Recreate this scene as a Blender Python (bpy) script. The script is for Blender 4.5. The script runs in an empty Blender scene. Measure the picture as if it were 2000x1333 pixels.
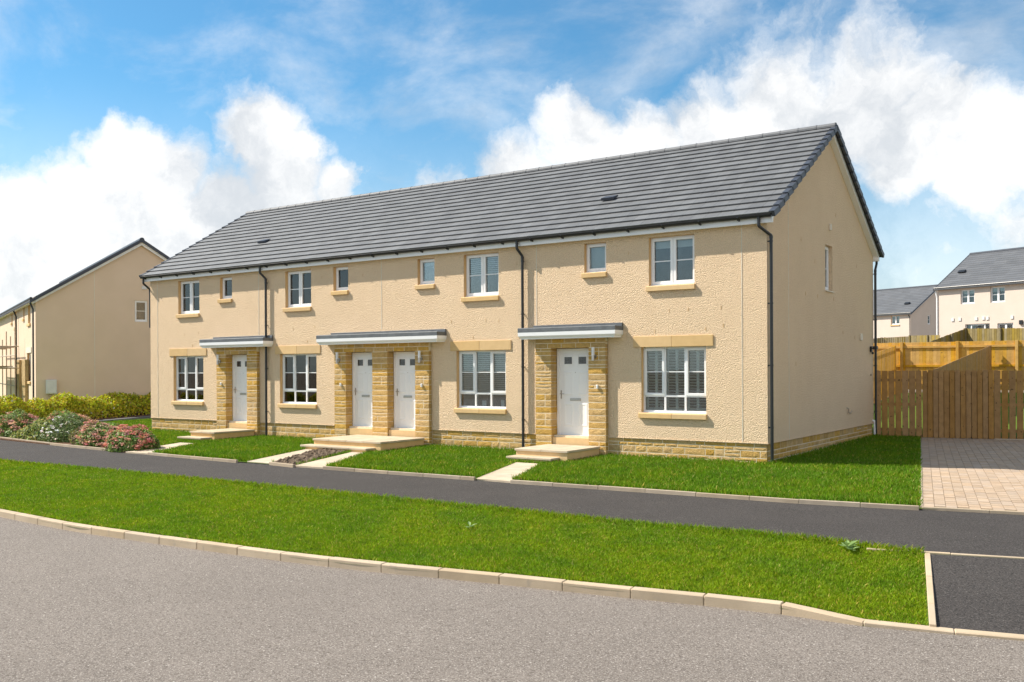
import bpy, bmesh, math, random
import numpy as np
from mathutils import Matrix, Vector
random.seed(7); rng = np.random.default_rng(7)
S = bpy.context.scene; COL = S.collection
R = math.radians
# ------------------------------------------------------------------ camera
F = 1837.0; YAW = R(34.866); ROLL = R(-.278); CY = 721.12        # solved from the facade lines, pixels of the 2000 px photo
CAM = np.array([6.757, -18.902, 1.56])
cd = bpy.data.cameras.new('camera'); cam = bpy.data.objects.new('camera', cd); COL.objects.link(cam)
cd.sensor_width = 36; cd.lens = F / 2000 * 36; cd.shift_y = (CY - 666.5) / 2000; cd.clip_end = 3000
cam.matrix_world = Matrix.Translation(CAM) @ Matrix.Rotation(YAW, 4, 'Z') @ Matrix.Rotation(R(90), 4, 'X') @ Matrix.Rotation(-ROLL * -1, 4, 'Z')
S.camera = cam
RV = np.array([math.cos(YAW), math.sin(YAW), 0]); WV = np.array([-math.sin(YAW), math.cos(YAW), 0])
def ray(u, v):
    uu = u - 1000; vv = v - CY
    a = math.cos(ROLL) * uu + math.sin(ROLL) * vv; b = -math.sin(ROLL) * uu + math.cos(ROLL) * vv
    return RV * a / F + WV + np.array([0, 0, -b / F])
def hit(u, v, ax, val):
    d = ray(u, v); return CAM + d * ((val - CAM[ax]) / d[ax])
def atdepth(u, v, dep): return CAM + ray(u, v) * dep
def hitplane(u, v, p, n):
    d = ray(u, v); p = np.array(p); n = np.array(n); return CAM + d * (((p - CAM) @ n) / (d @ n))
# ------------------------------------------------------------------ light
SUN = np.array([-2.6, -1.0, 2.85]); SUN = SUN / np.linalg.norm(SUN)          # towards the sun
sl = bpy.data.lights.new('sun', 'SUN'); sl.energy = 3.5; sl.angle = R(.6); sl.color = (1, .93, .82)
so = bpy.data.objects.new('sun', sl); COL.objects.link(so)
so.rotation_euler = Vector(SUN).to_track_quat('Z', 'Y').to_euler(); so.location = (-30, -20, 40)
S.view_settings.view_transform = 'Standard'; S.view_settings.look = 'None'; S.view_settings.gamma = 1
S.view_settings.exposure = 1.16
S.view_settings.use_curve_mapping = False
# ------------------------------------------------------------------ node helpers
class N:
    def __init__(s, nt): s.nt = nt; s.k = 0
    def n(s, t, **kw):
        o = s.nt.nodes.new(t)
        for a, b in kw.items():
            if a.startswith('i_'):
                o.inputs[int(a[2:]) if a[2:].isdigit() else a[2:].replace('_', ' ')].default_value = b
            else: setattr(o, a, b)
        return o
    def l(s, a, b): s.nt.links.new(a, b)
    def math(s, op, a, b=None, clamp=False):
        o = s.nt.nodes.new('ShaderNodeMath'); o.operation = op; o.use_clamp = clamp
        for i, x in enumerate((a, b)):
            if x is None: continue
            if isinstance(x, (int, float)): o.inputs[i].default_value = x
            else: s.l(x, o.inputs[i])
        return o.outputs[0]
    def mix(s, f, a, b, blend='MIX'):
        o = s.nt.nodes.new('ShaderNodeMix'); o.data_type = 'RGBA'; o.blend_type = blend
        for i, x in ((0, f), (6, a), (7, b)):
            if isinstance(x, (int, float)): o.inputs[i].default_value = x
            elif isinstance(x, tuple): o.inputs[i].default_value = (*x, 1) if len(x) == 3 else x
            else: s.l(x, o.inputs[i])
        return o.outputs[2]
    def noise(s, vec, scale, detail=4, rough=.55, dist=0):
        o = s.nt.nodes.new('ShaderNodeTexNoise'); o.inputs['Scale'].default_value = scale
        o.inputs['Detail'].default_value = detail; o.inputs['Roughness'].default_value = rough; o.inputs['Distortion'].default_value = dist
        s.l(vec, o.inputs['Vector']); return o.outputs['Fac']
    def ramp(s, f, lo, hi, a=0., b=1., smooth=True):
        o = s.nt.nodes.new('ShaderNodeMapRange'); o.interpolation_type = 'SMOOTHSTEP' if smooth else 'LINEAR'
        s.l(f, o.inputs[0]); o.inputs[1].default_value = lo; o.inputs[2].default_value = hi; o.inputs[3].default_value = a; o.inputs[4].default_value = b
        return o.outputs[0]
# ------------------------------------------------------------------ sky: Nishita blue with clouds fixed in the sky's own directions
w = bpy.data.worlds.new('World'); S.world = w; w.use_nodes = True
g = N(w.node_tree); w.node_tree.nodes.clear()
sky = g.n('ShaderNodeTexSky', sky_type='NISHITA', sun_disc=False, sun_elevation=math.asin(SUN[2]), sun_rotation=math.atan2(SUN[0], SUN[1]))
sky.air_density = 1.0; sky.dust_density = .35; sky.ozone_density = 2.6; sky.altitude = 100
tc = g.n('ShaderNodeTexCoord'); D = tc.outputs['Generated']
sep = g.n('ShaderNodeSeparateXYZ'); g.l(D, sep.inputs[0]); elev = sep.outputs[2]
def nvec(scale, detail, amp, off=(0, 0, 0)):
    m = g.n('ShaderNodeMapping'); g.l(D, m.inputs[0]); m.inputs['Location'].default_value = off
    t = g.n('ShaderNodeTexNoise'); t.inputs['Scale'].default_value = scale; t.inputs['Detail'].default_value = detail; t.inputs['Roughness'].default_value = .62
    g.l(m.outputs[0], t.inputs['Vector'])
    a = g.n('ShaderNodeVectorMath', operation='SUBTRACT'); g.l(t.outputs['Color'], a.inputs[0]); a.inputs[1].default_value = (.5, .5, .5)
    b = g.n('ShaderNodeVectorMath', operation='SCALE'); g.l(a.outputs[0], b.inputs[0]); b.inputs['Scale'].default_value = amp
    return b.outputs[0]
wv = g.n('ShaderNodeVectorMath', operation='ADD'); g.l(D, wv.inputs[0]); g.l(nvec(8, 8, .10), wv.inputs[1]); WD = wv.outputs[0]
tot = None
for (u, v, r, wt) in [(40, 560, 280, 1.1), (35, 400, 95, .75), (180, 370, 120, .95), (250, 290, 105, 1.), (245, 232, 60, .8), (330, 340, 130, 1.), (520, 270, 130, 1.05), (600, 290, 85, .95), (560, 350, 160, 1.), (655, 352, 80, .95), (470, 450, 210, 1.1), (300, 470, 240, 1.1),
                      (870, 385, 120, .85), (785, 400, 70, .5), (1000, 340, 150, .95), (1130, 290, 150, 1.), (1260, 300, 160, .95), (1400, 240, 180, .9), (1550, 220, 210, 1.), (1700, 200, 190, 1.), (1790, 260, 180, 1.), (1750, 330, 140, .9), (1900, 290, 150, .8), (1985, 290, 130, .9), (1935, 350, 120, .8), (1980, 430, 150, .65), (1850, 430, 120, .48), (1800, 545, 170, .6),
                      (1480, 120, 210, .50), (1400, 40, 170, .44), (1600, 40, 190, .46), (1720, 20, 130, .5), (1130, 90, 160, .46), (1180, 200, 130, .36), (500, 60, 320, .24)]:
    d = ray(u, v); d = d / np.linalg.norm(d)
    q = g.n('ShaderNodeVectorMath', operation='DISTANCE'); g.l(WD, q.inputs[0]); q.inputs[1].default_value = tuple(d)
    x = g.ramp(q.outputs['Value'], 0, r / F * 1.25, wt, 0)
    tot = x if tot is None else g.math('MAXIMUM', tot, x)
fb = g.noise(WD, 4.5, 8, .62); fb2 = g.noise(WD, 17, 7, .62)
free = g.ramp(g.noise(WD, 1.7, 6, .6), .40, .6, 0, .95)            # cloud cover all around the sky
vd = ray(1000, 350); vd = vd / np.linalg.norm(vd)
inview = g.n('ShaderNodeVectorMath', operation='DISTANCE'); g.l(D, inview.inputs[0]); inview.inputs[1].default_value = tuple(vd)
tot = g.math('MAXIMUM', tot, g.math('MULTIPLY', free, g.ramp(inview.outputs['Value'], .75, 1.0, 0, 1)))
dens = g.math('ADD', tot, g.math('ADD', g.math('MULTIPLY', g.math('SUBTRACT', fb, .5), 1.0), g.math('MULTIPLY', g.math('SUBTRACT', fb2, .5), .55)))
cum = g.ramp(dens, .24, .74, 0, .97)
# thin high veil
mp = g.n('ShaderNodeMapping'); g.l(D, mp.inputs[0]); mp.inputs['Scale'].default_value = (1.2, 2.2, 3.2); mp.inputs['Rotation'].default_value = (.2, .35, .6)
veil = g.ramp(g.noise(mp.outputs[0], 3.2, 9, .62, .25), .40, .78, 0, .5)
low = g.ramp(elev, .0, .30, .78, 0)
thin = g.math('MAXIMUM', veil, low)
cover = g.math('MAXIMUM', cum, thin, True)
shade = g.ramp(g.noise(WD, 9, 7, .62), .32, .6, .0, 1)
ccol = g.mix(shade, (.62, .65, .685), (.94, .935, .925))
skyc = g.mix(1.0, sky.outputs[0], (.66, 1.16, 1.26), 'MULTIPLY')
bgs = g.n('ShaderNodeBackground'); g.l(skyc, bgs.inputs[0]); bgs.inputs[1].default_value = .055
bgc = g.n('ShaderNodeBackground'); g.l(ccol, bgc.inputs[0]); bgc.inputs[1].default_value = .535
ms = g.n('ShaderNodeMixShader'); g.l(cover, ms.inputs[0]); g.l(bgs.outputs[0], ms.inputs[1]); g.l(bgc.outputs[0], ms.inputs[2])
wo = g.n('ShaderNodeOutputWorld'); g.l(ms.outputs[0], wo.inputs[0])
# ------------------------------------------------------------------ materials
MATS = {}
def M(name, c1, c2=None, scale=3., rough=.85, bump=0., bscale=40., bdist=.01, rnd=None, rv=.12, spots=None, metal=0., spec=.3, detail=5, trans=0., bvor=False, stain=0.):
    m = bpy.data.materials.new(name); m.use_nodes = True; h = N(m.node_tree); m.node_tree.nodes.clear()
    geo = h.n('ShaderNodeNewGeometry'); P = geo.outputs['Position']
    c2 = c2 or tuple(x * .88 for x in c1)
    col = h.mix(h.ramp(h.noise(P, scale, detail), .3, .7), c1, c2)
    if spots:                                                     # fine aggregate speckle
        for sc, c, lo, hi in spots: col = h.mix(h.ramp(h.noise(P, sc, 2, .5), lo, hi), col, c)
    if stain: col = h.mix(h.ramp(h.noise(P, .55, 5, .6), .45, .75, 0, stain), col, tuple(x * .62 for x in c1))
    if rnd:
        if rnd == 'object': f = h.n('ShaderNodeObjectInfo').outputs['Random']
        else:
            at = h.n('ShaderNodeAttribute'); at.attribute_name = 'tint'; f = at.outputs['Fac']
        hs = h.n('ShaderNodeHueSaturation'); h.l(col, hs.inputs['Color']); h.l(h.ramp(f, 0, 1, 1 - rv, 1 + rv, False), hs.inputs['Value'])
        f2 = h.math('FRACT', h.math('MULTIPLY', f, 7.31)); h.l(h.ramp(f2, 0, 1, 1 - rv * 1.2, 1 + rv * 1.2, False), hs.inputs['Saturation'])
        col = hs.outputs[0]
    b = h.n('ShaderNodeBsdfPrincipled'); h.l(col, b.inputs['Base Color']); b.inputs['Roughness'].default_value = rough
    b.inputs['Metallic'].default_value = metal; b.inputs['Specular IOR Level'].default_value = spec
    if bump:
        bn = h.n('ShaderNodeBump'); bn.inputs['Strength'].default_value = bump; bn.inputs['Distance'].default_value = bdist
        if bvor:
            vo = h.n('ShaderNodeTexVoronoi'); vo.inputs['Scale'].default_value = bscale; h.l(P, vo.inputs['Vector'])
            hh = h.math('ADD', h.math('MULTIPLY', vo.outputs['Distance'], -1.0), h.noise(P, bscale * .6, 4))
            h.l(hh, bn.inputs['Height'])
        else: h.l(h.noise(P, bscale, 5, .6), bn.inputs['Height'])
        h.l(bn.outputs[0], b.inputs['Normal'])
    out = h.n('ShaderNodeOutputMaterial'); sh = b.outputs[0]
    if trans:
        t = h.n('ShaderNodeBsdfTranslucent'); h.l(col, t.inputs[0]); mx = h.n('ShaderNodeMixShader'); mx.inputs[0].default_value = trans
        h.l(sh, mx.inputs[1]); h.l(t.outputs[0], mx.inputs[2]); sh = mx.outputs[0]
    h.l(sh, out.inputs[0]); MATS[name] = m; return m
def Mleaf(name, rough=.55, trans=.3, patch=None, bright=1.0):
    m = bpy.data.materials.new(name); m.use_nodes = True; h = N(m.node_tree); m.node_tree.nodes.clear()
    at = h.n('ShaderNodeAttribute'); at.attribute_name = 'Col'; col = at.outputs['Color']
    if patch:
        P = h.n('ShaderNodeNewGeometry').outputs['Position']
        col = h.mix(h.ramp(h.noise(P, .9, 5, .65), .38, .66), col, h.mix(1., col, patch[0], 'MULTIPLY'))
        col = h.mix(h.ramp(h.noise(P, 3.1, 4, .6), .45, .7, 0, .8), col, h.mix(1., col, patch[1], 'MULTIPLY'))
    b = h.n('ShaderNodeBsdfPrincipled'); h.l(col, b.inputs['Base Color']); b.inputs['Roughness'].default_value = rough; b.inputs['Specular IOR Level'].default_value = .25
    t = h.n('ShaderNodeBsdfTranslucent'); h.l(col, t.inputs[0]); mx = h.n('ShaderNodeMixShader'); mx.inputs[0].default_value = trans
    h.l(b.outputs[0], mx.inputs[1]); h.l(t.outputs[0], mx.inputs[2]); o = h.n('ShaderNodeOutputMaterial'); h.l(mx.outputs[0], o.inputs[0])
    MATS[name] = m; return m
def Mglass(name, tint=(.9, .95, .95), refl=.0):
    m = bpy.data.materials.new(name); m.use_nodes = True; h = N(m.node_tree); m.node_tree.nodes.clear()
    fr = h.n('ShaderNodeFresnel'); fr.inputs[0].default_value = 1.52
    f = h.math('ADD', h.math('MULTIPLY', fr.outputs[0], 1.7), refl + .02, True)
    P = h.n('ShaderNodeNewGeometry').outputs['Position']
    bn = h.n('ShaderNodeBump'); bn.inputs['Strength'].default_value = .02; bn.inputs['Distance'].default_value = .02; h.l(h.noise(P, 2.2, 2), bn.inputs['Height'])
    t = h.n('ShaderNodeBsdfTransparent'); t.inputs[0].default_value = (*tint, 1)
    gl = h.n('ShaderNodeBsdfGlossy'); gl.inputs['Roughness'].default_value = .01; h.l(bn.outputs[0], gl.inputs['Normal'])
    mx = h.n('ShaderNodeMixShader'); h.l(f, mx.inputs[0]); h.l(t.outputs[0], mx.inputs[1]); h.l(gl.outputs[0], mx.inputs[2])
    o = h.n('ShaderNodeOutputMaterial'); h.l(mx.outputs[0], o.inputs[0]); MATS[name] = m; return m
M('render', (.86, .645, .43), (.83, .615, .405), 1.6, .95, .9, 58, .021, bvor=True, stain=.05, spots=[(62, (.60, .445, .285), .50, .66), (40, (.90, .72, .52), .56, .7)])
M('render_far', (.74, .57, .42), (.71, .545, .395), 1.2, .95, .5, 40, .012, stain=.06)
M('render_pale', (.66, .555, .475), (.63, .53, .45), 1.2, .95, .4, 40, .012)
M('smooth_tan', (.68, .45, .22), (.63, .41, .20), 5, .8, .15, 60, .004, stain=.1)
M('caststone', (.70, .48, .24), (.65, .44, .215), 6, .8, .2, 90, .004, rnd='object', rv=.05, stain=.1)
M('bead', (.78, .70, .58), rough=.6)
M('stone_obj', (.62, .40, .14), (.50, .31, .105), 9, .9, 1.0, 45, .03, rnd='object', rv=.11, spots=[(60, (.34, .205, .075), .58, .72)])
M('stone_stuff', (.62, .40, .14), (.50, .31, .105), 9, .9, 1.0, 45, .03, rnd='attr', rv=.11, spots=[(60, (.34, .205, .075), .58, .72)])
M('mortar', (.80, .69, .52), (.70, .60, .45), 14, .95, .4, 80, .005)
M('tile_obj', (.150, .155, .160), (.122, .126, .132), 2.2, .62, .25, 70, .004, rnd='object', rv=.11, spec=.45)
M('tile_stuff', (.150, .155, .160), (.122, .126, .132), 2.2, .62, .25, 70, .004, rnd='attr', rv=.11, spec=.45)
M('tile_far', (.115, .12, .13), (.10, .105, .115), 1.5, .65, rnd='attr', rv=.1, spec=.4)
M('ridge', (.17, .175, .185), (.145, .15, .16), 5, .6, .2, 60, .004, rnd='object', rv=.06)
M('verge', (.052, .060, .078), (.043, .05, .066), 5, .5, rnd='object', rv=.1, spec=.45)
M('deck', (.06, .06, .06))
M('upvc', (.86, .86, .86), (.84, .84, .845), 3, .35, spec=.5)
M('fasciawhite', (.88, .88, .89), (.86, .86, .87), 2, .45, spec=.45, stain=.06)
M('blackplastic', (.020, .021, .023), (.015, .016, .018), 6, .38, spec=.5)
M('lead', (.14, .15, .16), (.10, .107, .115), 5, .5, .2, 14, .01, spec=.5)
M('steel', (.55, .53, .50), (.48, .46, .44), 20, .3, metal=1.)
M('lampwhite', (.82, .82, .84), rough=.25, spec=.5)
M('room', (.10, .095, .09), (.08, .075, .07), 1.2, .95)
M('blind', (.62, .62, .60), (.58, .58, .56), 2, .7)
M('shutter', (.66, .66, .64), rough=.5)
M('paper', (.75, .76, .80), rough=.8); M('vase', (.40, .27, .27), rough=.4)
M('leadline', (.10, .10, .11), rough=.5)
Mglass('glass'); Mglass('glass_small', (.55, .58, .58))
M('slab', (.56, .47, .36), (.47, .39, .29), 3.5, .9, .3, 60, .006, rnd='object', rv=.07, stain=.35, spots=[(160, (.40, .33, .25), .58, .7)])
M('steptop', (.56, .46, .335), (.47, .385, .275), 3.5, .9, .3, 60, .006, rnd='object', rv=.06, stain=.4)
M('kerb', (.53, .42, .295), (.45, .355, .245), 2.2, .9, .35, 70, .006, rnd='object', rv=.07, stain=.4, spots=[(190, (.38, .31, .23), .6, .72), (9, (.40, .33, .25), .60, .8)])
M('edging', (.46, .37, .27), (.38, .305, .22), 4, .9, .3, 70, .005, rnd='object', rv=.07, stain=.4)
M('road', (.205, .176, .152), (.18, .154, .133), .7, .93, .8, 90, .012, stain=.16, spots=[(42, (.12, .10, .085), .48, .64), (60, (.33, .295, .26), .54, .66), (95, (.40, .36, .32), .60, .7), (30, (.46, .42, .38), .69, .74)])
M('tarmac', (.058, .051, .047), (.048, .042, .039), 1.1, .92, .8, 90, .012, stain=.15, spots=[(44, (.026, .023, .021), .48, .64), (62, (.10, .09, .083), .54, .67), (34, (.19, .175, .16), .70, .75)])
M('block_obj', (.44, .335, .24), (.38, .285, .205), 5, .9, .3, 80, .004, rnd='object', rv=.09, spots=[(150, (.42, .33, .25), .58, .7)])
M('block_stuff', (.44, .335, .24), (.38, .285, .205), 5, .9, .3, 80, .004, rnd='attr', rv=.09, spots=[(150, (.42, .33, .25), .58, .7)])
M('sand', (.30, .24, .16), rough=1.)
M('soil', (.21, .155, .105), (.14, .10, .07), 9, 1., 1., 30, .05)
M('mulch', (.17, .09, .05), (.10, .055, .033), 12, 1., 1., 30, .04)
M('turf', (.10, .17, .012), (.075, .13, .01), 2.5, 1., .6, 60, .02)
M('ground', (.19, .155, .11), (.14, .115, .08), .5, 1., .5, 20, .03)
M('slate', (.16, .16, .17), (.13, .13, .14), 6, .8)
M('wood_new', (.64, .37, .075), (.54, .30, .06), 6, .8, .3, 40, .005, rnd='object', rv=.09, spots=[(14, (.30, .17, .05), .66, .74)])
M('wood_brown', (.42, .235, .085), (.33, .18, .065), 6, .85, .3, 40, .005, rnd='object', rv=.08, spots=[(13, (.12, .065, .025), .66, .73)])
M('wood_far', (.27, .205, .075), (.22, .165, .06), 5, .9, rnd='attr', rv=.2)
M('galv', (.50, .43, .35), (.38, .29, .21), 12, .6, metal=.5)
M('cabinet', (.72, .71, .69), rough=.5)
M('stem', (.12, .085, .05), rough=.9)
Mleaf('leaf'); Mleaf('grassblade', .6, .35, patch=((1.38, 1.14, .8), (.68, .78, .85)))
# ------------------------------------------------------------------ mesh helpers
def lin(o, parent=None):
    COL.objects.link(o)
    if parent is not None:
        o.parent = parent
        if parent.type == 'EMPTY': o.matrix_parent_inverse = Matrix.Translation(parent.location).inverted()
    return o
def thing(name, label, cat, loc=(0, 0, 0), group=None):
    o = bpy.data.objects.new(name, None); o.location = loc; o.empty_display_size = .2; COL.objects.link(o)
    return tag(o, label, cat, group)
def tag(o, label=None, cat=None, group=None, kind=None):
    if label: o['label'] = label
    if cat: o['category'] = cat
    if group: o['group'] = group
    if kind: o['kind'] = kind
    return o
class MB:
    def __init__(s, X=None): s.v = []; s.f = []; s.X = X; s.t = []; s.sm = False
    def add(s, vs, fs, tint=None):
        b = len(s.v); s.v += [tuple(v) for v in vs]; s.f += [tuple(i + b for i in f) for f in fs]
        s.t += [random.random() if tint is None else tint] * len(vs); return s
    def box(s, x0, x1, y0, y1, z0, z1, tint=None):
        return s.add([(x, y, z) for x in (x0, x1) for y in (y0, y1) for z in (z0, z1)],
                     [(0, 1, 3, 2), (4, 6, 7, 5), (0, 4, 5, 1), (2, 3, 7, 6), (0, 2, 6, 4), (1, 5, 7, 3)], tint)
    def hexa(s, p, tint=None):      # 8 points: bottom 0-3 ccw, top 4-7
        return s.add(p, [(3, 2, 1, 0), (4, 5, 6, 7), (0, 1, 5, 4), (1, 2, 6, 5), (2, 3, 7, 6), (3, 0, 4, 7)], tint)
    def quad(s, a, b, c, d): return s.add([a, b, c, d], [(0, 1, 2, 3)])
    def prism(s, poly, axis, a, b):
        def P(p, t): return {0: (t, p[0], p[1]), 1: (p[0], t, p[1]), 2: (p[0], p[1], t)}[axis]
        n = len(poly); vs = [P(p, a) for p in poly] + [P(p, b) for p in poly]
        return s.add(vs, [tuple(range(n))[::-1], tuple(range(n, 2 * n))] + [(i, (i + 1) % n, n + (i + 1) % n, n + i) for i in range(n)])
    def tube(s, pts, r, n=10, cap=True):
        pts = [Vector(p) for p in pts]; rings = []
        for i, p in enumerate(pts):
            d = ((pts[min(i + 1, len(pts) - 1)] - p).normalized() + (p - pts[max(i - 1, 0)]).normalized())
            d = d.normalized() if d.length > 1e-6 else Vector((0, 0, 1))
            a = d.orthogonal() if i == 0 else (a - d * a.dot(d)); a = a.normalized(); b = d.cross(a)
            rr = r[i] if isinstance(r, (list, tuple)) else r
            rings.append([p + (a * math.cos(k * 2 * math.pi / n) + b * math.sin(k * 2 * math.pi / n)) * rr for k in range(n)])
        vs = [v for q in rings for v in q]
        fs = [(i * n + k, i * n + (k + 1) % n, (i + 1) * n + (k + 1) % n, (i + 1) * n + k) for i in range(len(pts) - 1) for k in range(n)]
        if cap: fs += [tuple(range(n))[::-1], tuple(range((len(pts) - 1) * n, len(pts) * n))]
        return s.add(vs, fs)
    def build(s, name, mat, parent=None, smooth=False, bevel=0, tint=False):
        me = bpy.data.meshes.new(name); vs = s.v
        if s.X is not None: vs = [tuple(s.X @ Vector(v)) for v in vs]
        me.from_pydata(vs, [], s.f); me.materials.append(MATS[mat])
        if tint:
            a = me.attributes.new('tint', 'FLOAT', 'POINT'); a.data.foreach_set('value', s.t)
        bm = bmesh.new(); bm.from_mesh(me); bmesh.ops.recalc_face_normals(bm, faces=bm.faces)
        if bevel: bmesh.ops.bevel(bm, geom=list(bm.edges), offset=bevel, segments=1, affect='EDGES', clamp_overlap=True)
        bm.to_mesh(me); bm.free()
        if smooth: me.shade_smooth()
        return lin(bpy.data.objects.new(name, me), parent)
def npmesh(name, V, T, mat, cols=None, parent=None):
    me = bpy.data.meshes.new(name); n = len(V); m = len(T); k = T.shape[1]
    me.vertices.add(n); me.vertices.foreach_set('co', V.astype(np.float32).ravel())
    me.loops.add(m * k); me.loops.foreach_set('vertex_index', T.astype(np.int32).ravel())
    me.polygons.add(m); me.polygons.foreach_set('loop_start', np.arange(0, m * k, k, dtype=np.int32))
    me.update(calc_edges=True)
    if cols is not None:
        a = me.attributes.new('Col', 'FLOAT_COLOR', 'POINT'); a.data.foreach_set('color', np.c_[cols, np.ones(n)].astype(np.float32).ravel())
    me.materials.append(MATS[mat]); return lin(bpy.data.objects.new(name, me), parent)
def inst(name, me, mw, parent):
    o = bpy.data.objects.new(name, me); lin(o, parent); o.matrix_basis = mw; return o
def projarea(c, size):
    d = np.array(c) - CAM; dep = d @ WV; u = 1000 + F * (d @ RV) / dep; v = CY - F * d[2] / dep
    if dep < .5 or not (-60 < u < 2060 and -60 < v < 1400): return 0
    return size / dep ** 2
# ================================================================== GROUND, ROAD, PATHS
ZF, ZB, ZP, ZK, ZR = -.46, -.52, -.58, -.72, -.82      # facade lawn, path back, path front, kerb top, road
def polyl(px, z, ext0=30, ext1=14):
    p = [hit(u, v, 2, z)[:2] for u, v in px]
    a = p[0] + (p[0] - p[1]) / np.linalg.norm(p[0] - p[1]) * ext0; b = p[-1] + (p[-1] - p[-2]) / np.linalg.norm(p[-1] - p[-2]) * ext1
    return np.array([a] + p + [b])
def smooth(p, n=3):
    for _ in range(n):
        q = [p[0]]
        for i in range(len(p) - 1): q += [.75 * p[i] + .25 * p[i + 1], .25 * p[i] + .75 * p[i + 1]]
        p = np.array(q + [p[-1]])
    return p
def resamp(p, n):
    s = np.r_[0, np.cumsum(np.linalg.norm(np.diff(p, axis=0), axis=1))]; t = np.linspace(0, s[-1], n)
    return np.c_[np.interp(t, s, p[:, 0]), np.interp(t, s, p[:, 1])]
pback = smooth(polyl([(0, 855.5), (136, 871), (287, 885.5), (471, 901.7), (630, 913.5), (996, 940.5), (1260, 958.5), (1560, 979.5), (1795, 992.6), (2000, 1000)], ZB), 2)
pfront = smooth(polyl([(0, 902), (189, 918.5), (367, 936), (525, 951), (830, 983), (1046, 1004), (1260, 1028), (1560, 1051), (1692, 1071), (1805, 1082), (2000, 1092)], ZP), 2)
kerbl = smooth(polyl([(0, 998), (133, 1024), (192, 1032.5), (397, 1061), (652, 1094), (974, 1123.5), (1098, 1137), (1232, 1150.5), (1377, 1164), (1531, 1181)], ZK, 30, .01), 2)
kdrop = np.array([hit(u, v, 2, ZR + .025)[:2] for u, v in [(1690, 1219), (2000, 1247)]])
dd = (kdrop[1] - kdrop[0]) / np.linalg.norm(kdrop[1] - kdrop[0])
kerball = np.vstack([kerbl, kdrop, [kdrop[1] + dd * 14]])
NS = 220
PB, PF, KB = resamp(pback, NS), resamp(pfront, NS), resamp(kerball, NS)
klen = np.r_[0, np.cumsum(np.linalg.norm(np.diff(kerball, axis=0), axis=1))]
kdropL = klen[len(kerbl) - 1]
def kz(xy):      # kerb top height falls to road level at the dropped crossing
    i = np.argmin(np.linalg.norm(KB - xy, axis=1)); t = i / (NS - 1) * klen[-1]
    return ZK + (ZR + .025 - ZK) * min(1, max(0, (t - kdropL) / .9))
KZ = np.array([kz(p) for p in KB])
def strip(name, A, za, B, zb, mat, nz=1):
    m = MB(); n = len(A); za = np.broadcast_to(za, n); zb = np.broadcast_to(zb, n)
    for i in range(n):
        for k in range(nz + 1):
            t = k / nz; m.v.append((A[i, 0] * (1 - t) + B[i, 0] * t, A[i, 1] * (1 - t) + B[i, 1] * t, za[i] * (1 - t) + zb[i] * t)); m.t.append(0)
    for i in range(n - 1):
        for k in range(nz): a = i * (nz + 1) + k; m.f.append((a, a + nz + 1, a + nz + 2, a + 1))
    o = m.build(name, mat); tag(o, kind='structure'); return o
# terrain sheet to the horizon: level by the street, rising behind the gardens on the right
gx = np.r_[-900, -400, -200, -120, np.arange(-90, 91, 3.0), 120, 200, 400, 900]; gy = np.r_[-900, -300, -120, -60, -30, np.arange(-18, 9, 3.), 9.0, 9.6, np.arange(11, 71, 3.), 90, 150, 400, 900]
def terr(x, y):
    if y < 9.3: return -.95 if y < -2 else -.62
    sx = min(1, max(0, (x + 14) / 14.)); sx = sx * sx * (3 - 2 * sx)
    up = np.interp(y, [9.3, 20.5, 45, 70, 900], [-.40, .55, 1.6, 2.1, 2.1])
    return -.48 + (up + .48) * sx
m = MB()
for x in gx:
    for y in gy: m.v.append((x, y, terr(x, y))); m.t.append(0)
ny = len(gy)
for i in range(len(gx) - 1):
    for j in range(ny - 1): a = i * ny + j; m.f.append((a, a + ny, a + ny + 1, a + 1))
tag(m.build('ground', 'ground', smooth=True), kind='structure')
# road: flat sheet with a fine crossfall from the kerb foot
KBX = np.vstack([KB, [KB[-1] + dd * 80]]); RB2 = KBX + np.array([0, -70]); strip('road', KBX + np.array([0, .06]), ZR, RB2, ZR - .02, 'road', 4)
strip('footpath', PB, ZB - .03, PF, ZP, 'tarmac', 2)
# verge (grass strip): stops at the dark crossing on the right
XE0 = hit(1806, 1084, 2, ZP)[:2]; XE1 = hit(1815, 1224, 2, ZR + .03)[:2]
ed = (XE1 - XE0) / np.linalg.norm(XE1 - XE0)
strip('verge', PF, ZP - .008, KB, KZ - .035, 'turf', 3)
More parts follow.
